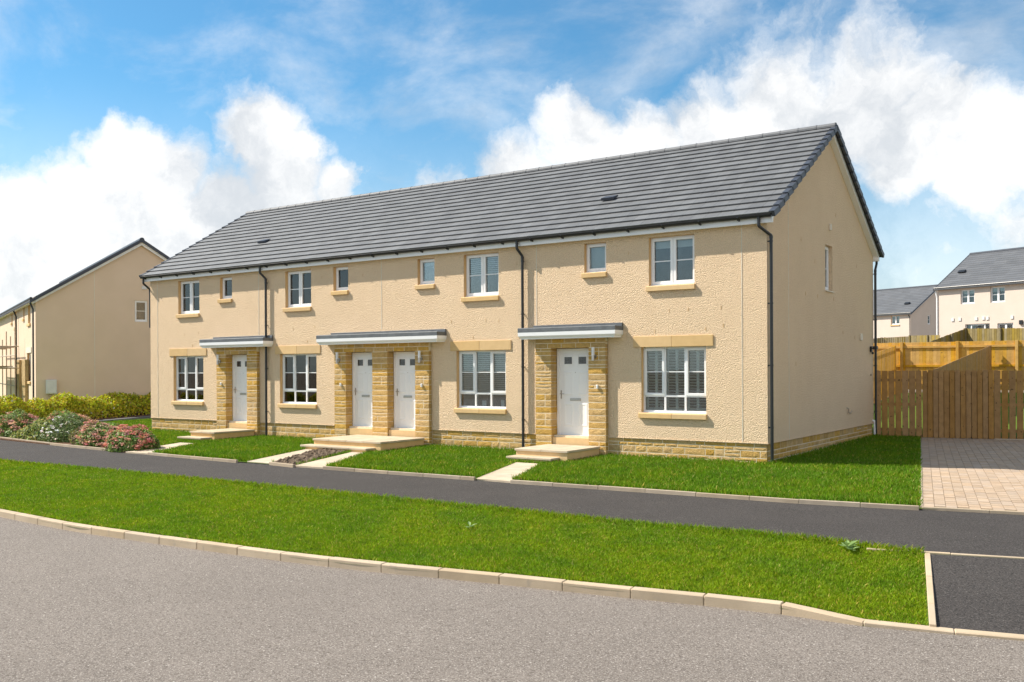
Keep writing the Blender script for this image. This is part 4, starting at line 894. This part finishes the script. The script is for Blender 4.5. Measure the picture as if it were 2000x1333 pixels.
# --- the house on the left, its gable towards us
AN = R(-21.8); c_ = atdepth(69.3, 588, 39.8)
X1 = Matrix.Translation((c_[0], c_[1], c_[2] - 4.55)) @ Matrix.Rotation(AN, 4, 'Z')
gh1 = rect_hole(X1, 263, 587, 288, 629, 'gable'); zs1 = 4.55
fh1 = [rect_hole(X1, 54.5, 592, 60, 631), rect_hole(X1, 45.5, 592, 48, 622), rect_hole(X1, 53, 690, 60.5, 745), rect_hole(X1, 28.8, 608, 32, 640), rect_hole(X1, 22.4, 607, 24.6, 630)]
h1 = far_house('tan roughcast house with its blank shaded gable turned towards the shrubs', X1, -24, 0, 8.52, 4.55, 7.28, -.5, fh1, [gh1], 'render_far', 1)
for q in fh1:
    window(h1, *q, [(0, 1, 'sash', 0)], X=X1, far=True, bar=False, sill=True)
XG1 = X1 @ XG; window(h1, *gh1, [(0, 1, 'sash', 0)], X=XG1, rev=.06, sill=False, revmat='render_far')
pipe_far(h1, X1, -.1, -.05, -.09, zs1, -.5); pipe_far(h1, X1, -6.6, -6.6, -.09, zs1, -.5)
m = MB(X1); m.box(.0, .012, 2.3, 2.325, -.5, 5.9); m.build('movement_bead', 'bead', h1)
gv = rect_hole(X1, 277, 559, 286, 566, 'gable'); m = MB(X1); m.box(.0, .05, gv[0], gv[1], gv[2], gv[3]); m.build('vent_cover', 'cabinet', h1)
lt = rect_hole(X1, 52, 680, 62, 689); m = MB(X1); m.box(lt[0], lt[1], -.03, .02, lt[2], lt[3]); m.build('lintel', 'bead', h1)
for a, b in ((-3.9, -2.6), (-5.9, -4.9)):
    m = MB(X1); m.box(a, b, -.14, -.001, -.5, 2.1); m.build('porch', 'stone_stuff', h1)
mc = rect_hole(X1, 89, 742, 109.5, 769, 'gable'); cab = thing('meter_cabinet', 'white meter cabinet on short legs against the tan gable', 'cabinet', tuple(X1 @ Vector((.3, mc[0], -.45))))
m = MB(X1); m.box(.02, .25, mc[0], mc[1], mc[2], mc[3]); bx = m.build('box', 'cabinet', cab, bevel=.01)
m = MB(X1); m.box(.252, .262, mc[0] + .04, mc[1] - .04, mc[2] + .05, mc[3] - .04); m.build('door', 'cabinet', bx)
for y in (mc[0] + .1, mc[1] - .12): m = MB(X1); m.box(.1, .15, y, y + .06, -.6, mc[2] + .01); m.build('leg', 'galv', cab)
# --- houses on the rise behind
AA = R(-23); ca = atdepth(1832, 566, 66); XA = Matrix.Translation((ca[0], ca[1], 0)) @ Matrix.Rotation(AA, 4, 'Z'); zsA = ca[2]
fa = [rect_hole(XA, 1876, 567, 1903.5, 593), rect_hole(XA, 1934, 561.5, 1963, 590), rect_hole(XA, 1885, 634, 1933, 668), rect_hole(XA, 1948, 632, 1979, 668)]
hA = far_house('pale house on the rise with a dark tiled roof and two upper windows', XA, 0, 15, 8.4, zsA, zsA + 2.62, 1.4, fa, [], 'render_pale', 1)
for q in fa[:2]: window(hA, *q, BED, X=XA, sill=False, deco=roller(.3), revmat='render_pale')
window(hA, *fa[2], [(0, .2, 'fixed', 0), (.2, .8, 'sash', 0), (.8, 1, 'fixed', 0)], X=XA, sill=False, bar=False, revmat='render_pale'); window(hA, *fa[3], BED, X=XA, sill=False, bar=False, revmat='render_pale')
for u, v in ((1861, 625), (1875, 624), (1907, 623), (1921, 622), (1929, 622), (1977, 620)):
    q = rect_hole(XA, u - 2.5, v - 3, u + 2.5, v + 3); m = MB(XA); m.box(q[0], q[1], -.05, .001, q[2], q[3]); m.build('vent_cover', 'cabinet', hA)
q = rect_hole(XA, 1992, 626, 1998, 634); m = MB(XA); m.box(q[0], q[1], -.12, .001, q[2], q[3]); m.build('flue', 'blackplastic', hA)
m = MB(XA); m.tube([(-.12, -.19, zsA + .08), (-.1, -.1, zsA - .2), (-.05, -.05, zsA - .6), (-.05, -.05, 1.4)], .05, 8); m.build('downpipe', 'fasciawhite', hA)
cb = atdepth(1778, 613, 88); XB = Matrix.Translation((cb[0], cb[1], 0)) @ Matrix.Rotation(AA, 4, 'Z'); zsB = cb[2]
fb_ = [rect_hole(XB, 1740, 617, 1757, 634)]; gb_ = [rect_hole(XB, 1812, 616, 1817.5, 634, 'gable')]
hB = far_house('pale house further up the rise with its grey gable half hidden', XB, -14, 0, 8.8, zsB, zsB + 2.7, 1.5, fb_, gb_, 'render_pale', 1)
window(hB, *fb_[0], BED, X=XB, sill=True); window(hB, *gb_[0], ONE, X=XB @ XG, rev=.06, sill=False, revmat='render_pale'); pipe_far(hB, XB, -.1, .0, -.09, zsB, 1.5)
for hh, XX, u, v, zz in ((hA, XA, 1879, 531, zsA), (hB, XB, 1772, 593, zsB)):
    rs = 2.62 / 4.2; n = XX.to_3x3() @ Vector((0, -rs, 1)).normalized(); p = hitplane(u, v, tuple(XX @ Vector((0, 0, zz + .22))), tuple(n)); m = MB(Matrix.Translation(p) @ XX.to_3x3().to_4x4() @ Matrix.Rotation(math.atan(rs), 4, 'X')); m.box(-.25, .25, -.15, .15, -.02, .07); m.build('roof_vent', 'blackplastic', hh)
# far fences
def farfence(label, pts, dep, mat='wood_far', h=1.8):
    q = [atdepth(u, v, d) for (u, v), d in zip(pts, dep)]; r_ = thing('timber_fence', label, 'fence', tuple(q[0] - np.array([0, 0, h])))
    for a, b in zip(q, q[1:]):
        L = np.linalg.norm((b - a)[:2]); fence(r_, a[:2], b[:2], (a[2], b[2]), (a[2] - h, b[2] - h), .12, .13, 'wood_far' if mat == 'wood_far' else mat, single=False, side=-1, rails=(), posts=[t for t in np.arange(0.02, L, 1.9)], jit=.012)
farfence('weathered board fence stepping up before the pale house', [(1815, 668), (1886, 642), (2060, 641)], [46, 48, 44])
farfence('dull board fence below the further pale house', [(1690, 663), (1722, 660), (1778, 657.5)], [60, 60, 59])
farfence('light board fence between the two pale houses', [(1778, 656), (1836, 655)], [64, 61])
# ================================================================== PLANTING
def leafmesh(name, pos, nrm, size, cols, parent, mat='leaf', asp=.55):
    n = len(pos); nrm = nrm / np.linalg.norm(nrm, axis=1, keepdims=True); r = rng.normal(size=(n, 3)); t = np.cross(nrm, r); t /= np.linalg.norm(t, axis=1, keepdims=True); b = np.cross(nrm, t)
    s = size[:, None]; V = np.stack([pos - t * s, pos + b * s * asp + nrm * s * .15, pos + t * s, pos - b * s * asp + nrm * s * .15], 1).reshape(-1, 3)
    T = (np.arange(n)[:, None] * 4 + np.array([0, 1, 2, 3])); return npmesh(name, V, T, mat, np.repeat(cols, 4, 0), parent)
def dome(n, c, rx, ry, h, lump=.18, shell=.55, sd=0):
    r = np.random.default_rng(sd); th = r.uniform(0, 2 * np.pi, n); cz = r.uniform(-.15, 1, n); sz = np.sqrt(np.clip(1 - cz * cz, 0, 1))
    d = np.c_[np.cos(th) * sz, np.sin(th) * sz, cz]; k = r.normal(size=(7, 3)); ph = r.uniform(0, 6, 7)
    lum = 1 + lump * np.mean([np.sin((d @ (k[i] * 3.2)) + ph[i]) for i in range(7)], 0) * 2.2; rad = lum * (shell + (1 - shell) * r.uniform(0, 1, n) ** .45)
    p = d * rad[:, None]; return np.c_[c[0] + p[:, 0] * rx, c[1] + p[:, 1] * ry, c[2] + np.clip(p[:, 2] * h, 0.0, None)], d
def vary(base, n, v=.25, hue=.12):
    b = np.array(base); return np.clip(b * (1 + rng.normal(0, v, (n, 1))) * (1 + rng.normal(0, hue, (n, 3))), .004, 1)
def bush(label, cat, c, rx, ry, h, n, size, base, sd, flowers=None, name='shrub', group=None, mix=None):
    t = thing(name, label, cat, tuple(c), group); p, d = dome(n, c, rx, ry, h, sd=sd)
    cl = vary(base, n)
    if mix is not None: k = rng.random(n) < mix[1]; cl[k] = vary(mix[0], k.sum())
    leafmesh('foliage', p, d + rng.normal(0, .6, (n, 3)) + np.array([0, 0, .3]), rng.uniform(.6, 1.2, n) * size, cl, t)
    m = MB()
    for i in range(9): a = rng.uniform(0, 6.28); m.tube([(c[0] + .05 * math.cos(a), c[1] + .05 * math.sin(a), c[2] - .05), (c[0] + rx * .35 * math.cos(a), c[1] + ry * .35 * math.sin(a), c[2] + h * .5), (c[0] + rx * .6 * math.cos(a + .3), c[1] + ry * .6 * math.sin(a + .3), c[2] + h * .8)], [.012, .008, .004], 5)
    tag(m.build('stems', 'stem', t), kind='stuff')
    if flowers:
        fn, fs, fc, flat = flowers; p, d = dome(fn, c, rx * 1.02, ry * 1.02, h * 1.03, shell=.97, sd=sd + 100); k = d[:, 2] > .12; p, d = p[k], d[k]
        q = []; nn = []; sz = []
        for pp, dd_ in zip(p, d):
            kk = 16 if flat else 5; off = rng.normal(0, fs * (.75 if flat else .35), (kk, 3)) * (np.array([1, 1, .35]) if flat else 1)
            q.append(pp + off); nn.append(np.tile([0, 0, 1.], (kk, 1)) + rng.normal(0, .5, (kk, 3)) + dd_ * .4); sz.append(np.full(kk, fs * (.42 if flat else .5)))
        q = np.vstack(q); nn = np.vstack(nn); sz = np.hstack(sz); hc = np.repeat(vary(fc, len(p), .22, .14), len(q) // len(p), 0) * rng.uniform(.75, 1.2, (len(q), 1))
        tag(leafmesh('flower_heads', q, nn, sz, np.clip(hc, 0, .95), t, asp=.8), kind='stuff')
    return t
def pbz(u, v, back=0.): q = P(u, v, ZB); return np.array([q[0], q[1] + back - .05, ZB - .01])
SED = (.20, .29, .07); PINK = (.42, .15, .11)
bush('round sedum with deep pink flower heads at the bed end', 'shrub', pbz(238, 879, .35), .80, .62, .60, 5200, .045, SED, 1, (330, .055, (.60, .25, .19), True), 'sedum_plant', 'bedding plants beside the footpath')
bush('broad sedum with dusty pink flower heads next to the roundest one', 'shrub', pbz(184, 873, .45), .92, .62, .62, 5200, .045, SED, 2, (330, .055, (.60, .32, .23), True), 'sedum_plant', 'bedding plants beside the footpath')
bush('dark purplish twiggy shrub between the sedums and the white flowers', 'shrub', pbz(140, 870, .55), .52, .5, .60, 3000, .035, (.20, .15, .08), 3, None, 'shrub', 'bedding plants beside the footpath', mix=((.22, .24, .05), .35))
bush('dark green shrub dotted with small white flowers', 'shrub', pbz(90, 864, .75), 1.05, .75, .80, 8000, .036, (.13, .19, .05), 4, (75, .06, (.85, .85, .78), False), 'shrub', 'bedding plants beside the footpath', mix=((.16, .20, .07), .3))
bush('variegated yellow green low shrub at the path edge', 'shrub', pbz(52, 859, .5), 1.1, .6, .58, 6000, .036, (.38, .42, .10), 5, (60, .025, (.6, .58, .25), False), 'shrub', 'bedding plants beside the footpath', mix=((.07, .11, .03), .45))
bush('pale salmon sedum behind the variegated low shrub', 'shrub', pbz(38, 858, 1.6), 1.25, .6, .75, 5200, .045, SED, 6, (330, .055, (.62, .36, .24), True), 'sedum_plant', 'bedding plants beside the footpath')
bush('tall salmon sedum cut by the picture edge', 'shrub', pbz(-8, 854, .8), 1.0, .7, .74, 5200, .045, SED, 7, (330, .055, (.62, .32, .23), True), 'sedum_plant', 'bedding plants beside the footpath')
q0, q1, q2 = P(-80, 850, ZB), P(250, 884, ZB), P(120, 826, -.47)
poly = [tuple(q0 + [0, .07]), tuple(q1 + [0, .07]), tuple(q1 + [-.2, .9]), tuple(q0 + [0, 2.6])]; tag(poly_slab('planting_bed', poly, -.7, ZB + .005, 'mulch', bev=0), kind='structure'); nogrow.append(poly)
# long hedge in front of the left house
ha, hb = P(292, 811, -.33), P(112, 826, -.33); hd = (hb - ha) / np.linalg.norm(hb - ha); hn = np.array([hd[1], -hd[0]]); hn = hn if hn @ np.array([-.57, .82]) > 0 else -hn
hs = ha - hd * 3.2; HL = np.linalg.norm(hb - ha) + 17
hedge = thing('hedge', 'long loose yellow green shrub hedge in front of the tan gable', 'hedge', (*(hs + hd * HL / 2), -.45)); n = 60000
r3 = np.random.default_rng(11); s_ = r3.uniform(0, HL, n); wv_ = r3.uniform(-1, 1, n); hz_ = r3.uniform(0, 1, n) ** .6
ht = .86 + .10 * np.sin(s_ * 1.9) + .10 * np.sin(s_ * 4.3 + 1) + .06 * np.sin(s_ * 9 + 2); wd = .68 + .08 * np.sin(s_ * 2.7 + 1)
env = np.sqrt(np.clip(1 - (np.abs(wv_) ** 2.4), 0, 1)); keep = (hz_ > env * .55) | (np.abs(wv_) > .6) | (r3.random(n) < .25)
xy = hs[None] + hd[None] * s_[:, None] + hn[None] * (.8 + wv_ * wd)[:, None]; zz = -.36 + np.minimum(hz_, env) * ht + r3.normal(0, .03, n)
cl = vary((.46, .47, .022), n, .28, .1); k = r3.random(n) < .22; cl[k] = vary((.58, .52, .05), k.sum()); k = r3.random(n) < (.05 + .2 * (hz_ < .35)); cl[k] = vary((.36, .19, .05), k.sum()); k = (r3.random(n) < .012) & (hz_ > .6); cl[k] = vary((.72, .66, .52), k.sum(), .1, .04)
leafmesh('foliage', np.c_[xy, zz][keep], (np.c_[hn[None] * wv_[:, None], np.full(n, .5)] + r3.normal(0, .6, (n, 3)))[keep], r3.uniform(.035, .075, n)[keep], cl[keep], hedge)
m = MB()
for s in np.arange(.3, HL, .35):
    c = hs + hd * s + hn * random.uniform(.6, 1.3); m.tube([(*c, -.5), (*(c + np.random.default_rng(int(s * 10)).normal(0, .15, 2)), .25)], [.015, .006], 5)
tag(m.build('stems', 'stem', hedge), kind='stuff')
poly = [tuple(hs - hn * .25), tuple(hs + hd * HL - hn * .25), tuple(hs + hd * HL + hn * 1.7), tuple(hs + hn * 1.7)]; tag(poly_slab('planting_bed', poly, -.7, -.32, 'mulch', bev=0), kind='structure'); nogrow.append(poly)
poly = [tuple(hs - hn * .62), tuple(hs + hd * HL - hn * .62), tuple(hs + hd * HL - hn * .26), tuple(hs - hn * .26)]; tag(poly_slab('slate_strip', poly, -.7, -.34, 'slate', bev=0), kind='structure'); nogrow.append(poly)
# scaffold before the left house
sc = thing('scaffold', 'small galvanised tube scaffold against the left house facade', 'scaffold', tuple(X1 @ Vector((-8, -1, -.5))))
def spole(a, b, nm='pole'): m = MB(X1); m.tube([a, b], .026, 6); m.build(nm, 'galv', sc)
for x in (-4.4, -6.4, -8.4, -10.4, -12.4):
    spole((x, -.35, -.5), (x, -.35, 3.2 + (x % 1.3) * .5)); spole((x, -1.35, -.5), (x, -1.35, 2.6 + (x % .9)))
for z in (.9, 1.75, 2.3, 2.75):
    for y in (-.35, -1.35): spole((-4.2 + z * .1, y - .03, z), (-13, y - .03, z + .05), 'ledger')
for x in (-4.4, -6.4, -8.4, -10.4):
    for z in (1.72, 2.72): spole((x + .04, -.2, z), (x + .04, -1.5, z), 'transom')
spole((-4.4, -1.4, -.3), (-8.4, -1.4, 2.7), 'brace'); spole((-8.4, -1.42, 2.7), (-12.4, -1.42, -.3), 'brace')
for k in range(4): m = MB(X1); m.box(-13, -4.3, -.45 - .22 * k - .2, -.45 - .22 * k, 1.78, 1.82); m.build('scaffold_board', 'wood_far', sc)
tf = thing('mesh_barrier', 'temporary grey wire mesh barrier in front of the scaffold', 'barrier', tuple(X1 @ Vector((-4, -2.4, -.5))))
for k in range(3):
    a, b = -.3 - k * 2.6, -2.8 - k * 2.6; m = MB(X1); m.tube([(a, -2.3, -.5), (a, -2.3, 1.45), (b, -2.3, 1.45), (b, -2.3, -.5), (b, -2.3, -.3), (a, -2.3, -.3)], .021, 6); m.build('frame', 'galv', tf)
    m = MB(X1)
    for x in np.arange(b + .1, a, .12): m.box(x, x + .006, -2.303, -2.297, -.3, 1.44)
    for z in np.arange(-.2, 1.44, .3): m.box(b, a, -2.304, -2.296, z, z + .006)
    tag(m.build('mesh', 'galv', tf), kind='stuff')
# ================================================================== GRASS
def inpoly(x, y, poly):
    r_ = np.zeros(len(x), bool); n = len(poly)
    for i in range(n):
        x0, y0 = poly[i]; x1, y1 = poly[(i + 1) % n]; c = ((y0 > y) != (y1 > y)); 
        with np.errstate(divide='ignore', invalid='ignore'): r_ ^= c & (x < (x1 - x0) * (y - y0) / (y1 - y0) + x0)
    return r_
def visible(x, y, z, mg=90):
    d = np.c_[x, y, z] - CAM; b = d @ WV; u = 1000 + F * (d @ RV) / np.maximum(b, .1); return (b > 1) & (u > -mg - 200) & (u < 2000 + mg + 200)
def blades(name, x, y, z, hgt, wid, lean, base, label):
    n = len(x); a = rng.uniform(0, 6.283, n); la = rng.uniform(0, 6.283, n); h = hgt * rng.uniform(.55, 1.25, n); w_ = wid * rng.uniform(.7, 1.3, n)
    p = np.c_[x, y, z]; t = np.c_[np.cos(a), np.sin(a), np.zeros(n)] * (w_ / 2)[:, None]; ln = np.c_[np.cos(la), np.sin(la)] * (h * rng.uniform(.1, lean, n))[:, None]
    mid = p + np.c_[ln * .35, h * .6]; tip = p + np.c_[ln, h]
    V = np.stack([p - t, p + t, mid + t * .8, tip, mid - t * .8], 1).reshape(-1, 3); T = (np.arange(n)[:, None] * 5 + np.arange(5)[None])
    c = vary(base, n, .16, .07); k = rng.random(n) < .07; c[k] = vary((.42, .40, .10), k.sum(), .2, .05)
    o = npmesh(name, V, T, 'grassblade', np.repeat(c, 5, 0)); tag(o, label, 'grass', kind='stuff')
GB = (.185, .32, .010)
def strip_pts(n, A, za, B, zb):
    i = rng.uniform(0, len(A) - 1.001, n); k = i.astype(int); f = (i - k)[:, None]; t = rng.uniform(0, 1, n)[:, None]
    a = A[k] * (1 - f) + A[k + 1] * f; b = B[k] * (1 - f) + B[k + 1] * f; za = np.broadcast_to(za, len(A)); zb = np.broadcast_to(zb, len(A))
    pz = (za[k] * (1 - f[:, 0]) + za[k + 1] * f[:, 0]) * (1 - t[:, 0]) + (zb[k] * (1 - f[:, 0]) + zb[k + 1] * f[:, 0]) * t[:, 0]; q = a * (1 - t) + b * t
    return q[:, 0], q[:, 1], pz, t[:, 0]
KBi = KB + np.array([0, .13])
x, y, z, t = strip_pts(1500000, PF, ZP - .008, KBi, KZ - .035)
ok = visible(x, y, z) & (((x - XE0[0]) * ed[1] - (y - XE0[1]) * ed[0]) > -1e9)
nrm2 = np.array([ed[1], -ed[0]]); sgn = np.sign((np.array([0, -9.]) - XE0) @ nrm2); ok &= (np.c_[x - XE0[0], y - XE0[1]] @ nrm2) * sgn > .02
dd2 = np.hypot(x - CAM[0], y - CAM[1]); ok &= rng.random(len(x)) < np.clip(12. / dd2, .25, 1) ** 1.2
x, y, z, t = x[ok], y[ok], z[ok], t[ok]
edge = np.clip(1 - t / .07, 0, 1) + np.clip(1 - (1 - t) / .03, 0, 1) * .5; d = np.hypot(x - CAM[0], y - CAM[1])
print('verge blades', len(x))
blades('grass', x, y, z, .045 * (1 + 1.1 * edge), .007 * np.clip(d / 9, .8, 2.6), .9, GB, 'mown bright green grass of the verge between road and footpath')
n = 900000; x = rng.uniform(-27, DA[0] + .2, n); y = rng.uniform(-6, 9.0, n); yb = np.interp(x, PB[:, 0], PB[:, 1])
ok = (y > yb + .05) & ~((x > XL) & (x < .02) & (y > -.0)); ok &= ~((x < XL) & (y > 8)); ok &= ~((np.c_[x, y] - DA) @ du > -.03)
for poly in nogrow: ok[ok] &= ~inpoly(x[ok], y[ok], poly)
for pp in porches: ok &= ~((x > pp[0]) & (x < pp[1]) & (y > -.13))
z = lawnz(x, y); ok &= visible(x, y, z); d = np.hypot(x - CAM[0], y - CAM[1]); ok &= rng.random(n) < np.clip(20 / d, .4, 1)
x, y, z, d, yb = x[ok], y[ok], z[ok], d[ok], yb[ok]; print('lawn blades', len(x))
e = np.clip(1 - (y - yb - .05) / .35, 0, 1) * .5 + .5 * np.clip(1 - np.abs(y) / .25, 0, 1) * (x < .3) + .6 * np.clip(1 - np.abs(x) / .3, 0, 1) * (y > 0)
mound = np.clip((y - yb) / .5, 0, 1) * np.clip(-y / 1.0, 0, 1) * .05
blades('grass', x, y, z, .08 * (1 + .9 * e), .010 * np.clip(d / 16, .9, 1.9), .8, (.130, .262, .008), 'thick bright green lawn grass around the terrace')
# broad-leaved weeds in the verge
def weed(u, v, z, r_, label):
    c = np.append(P(u, v, z), z); n = 9; t = thing('weed', label, 'weed', tuple(c), 'weeds in the grass verge')
    for i in range(n):
        a = i * 2.4; m = MB(); l = r_ * random.uniform(.7, 1.2); up = random.uniform(.25, .7); dx, dy = math.cos(a), math.sin(a); ox, oy = -dy * l * .22, dx * l * .22
        m.add([(c[0], c[1], z + .02), (c[0] + dx * l * .5 + ox, c[1] + dy * l * .5 + oy, z + l * up * .8), (c[0] + dx * l, c[1] + dy * l, z + l * up), (c[0] + dx * l * .5 - ox, c[1] + dy * l * .5 - oy, z + l * up * .8), (c[0] + dx * l * .5, c[1] + dy * l * .5, z + l * up * .62)], [(0, 1, 4), (1, 2, 4), (2, 3, 4), (3, 0, 4)]); m.build('leaf', 'weedleaf', t)
M('weedleaf', (.26, .38, .13), (.20, .31, .09), 8, .6, trans=.25)
weed(1655, 1072, ZP, .16, 'pale dock weed rooted at the footpath edge of the verge'); weed(918, 1032, ZP - .04, .10, 'flat little weed rosette in the middle of the verge'); weed(1663, 1077, ZP, .1, 'small dock weed close beside the larger pale one')
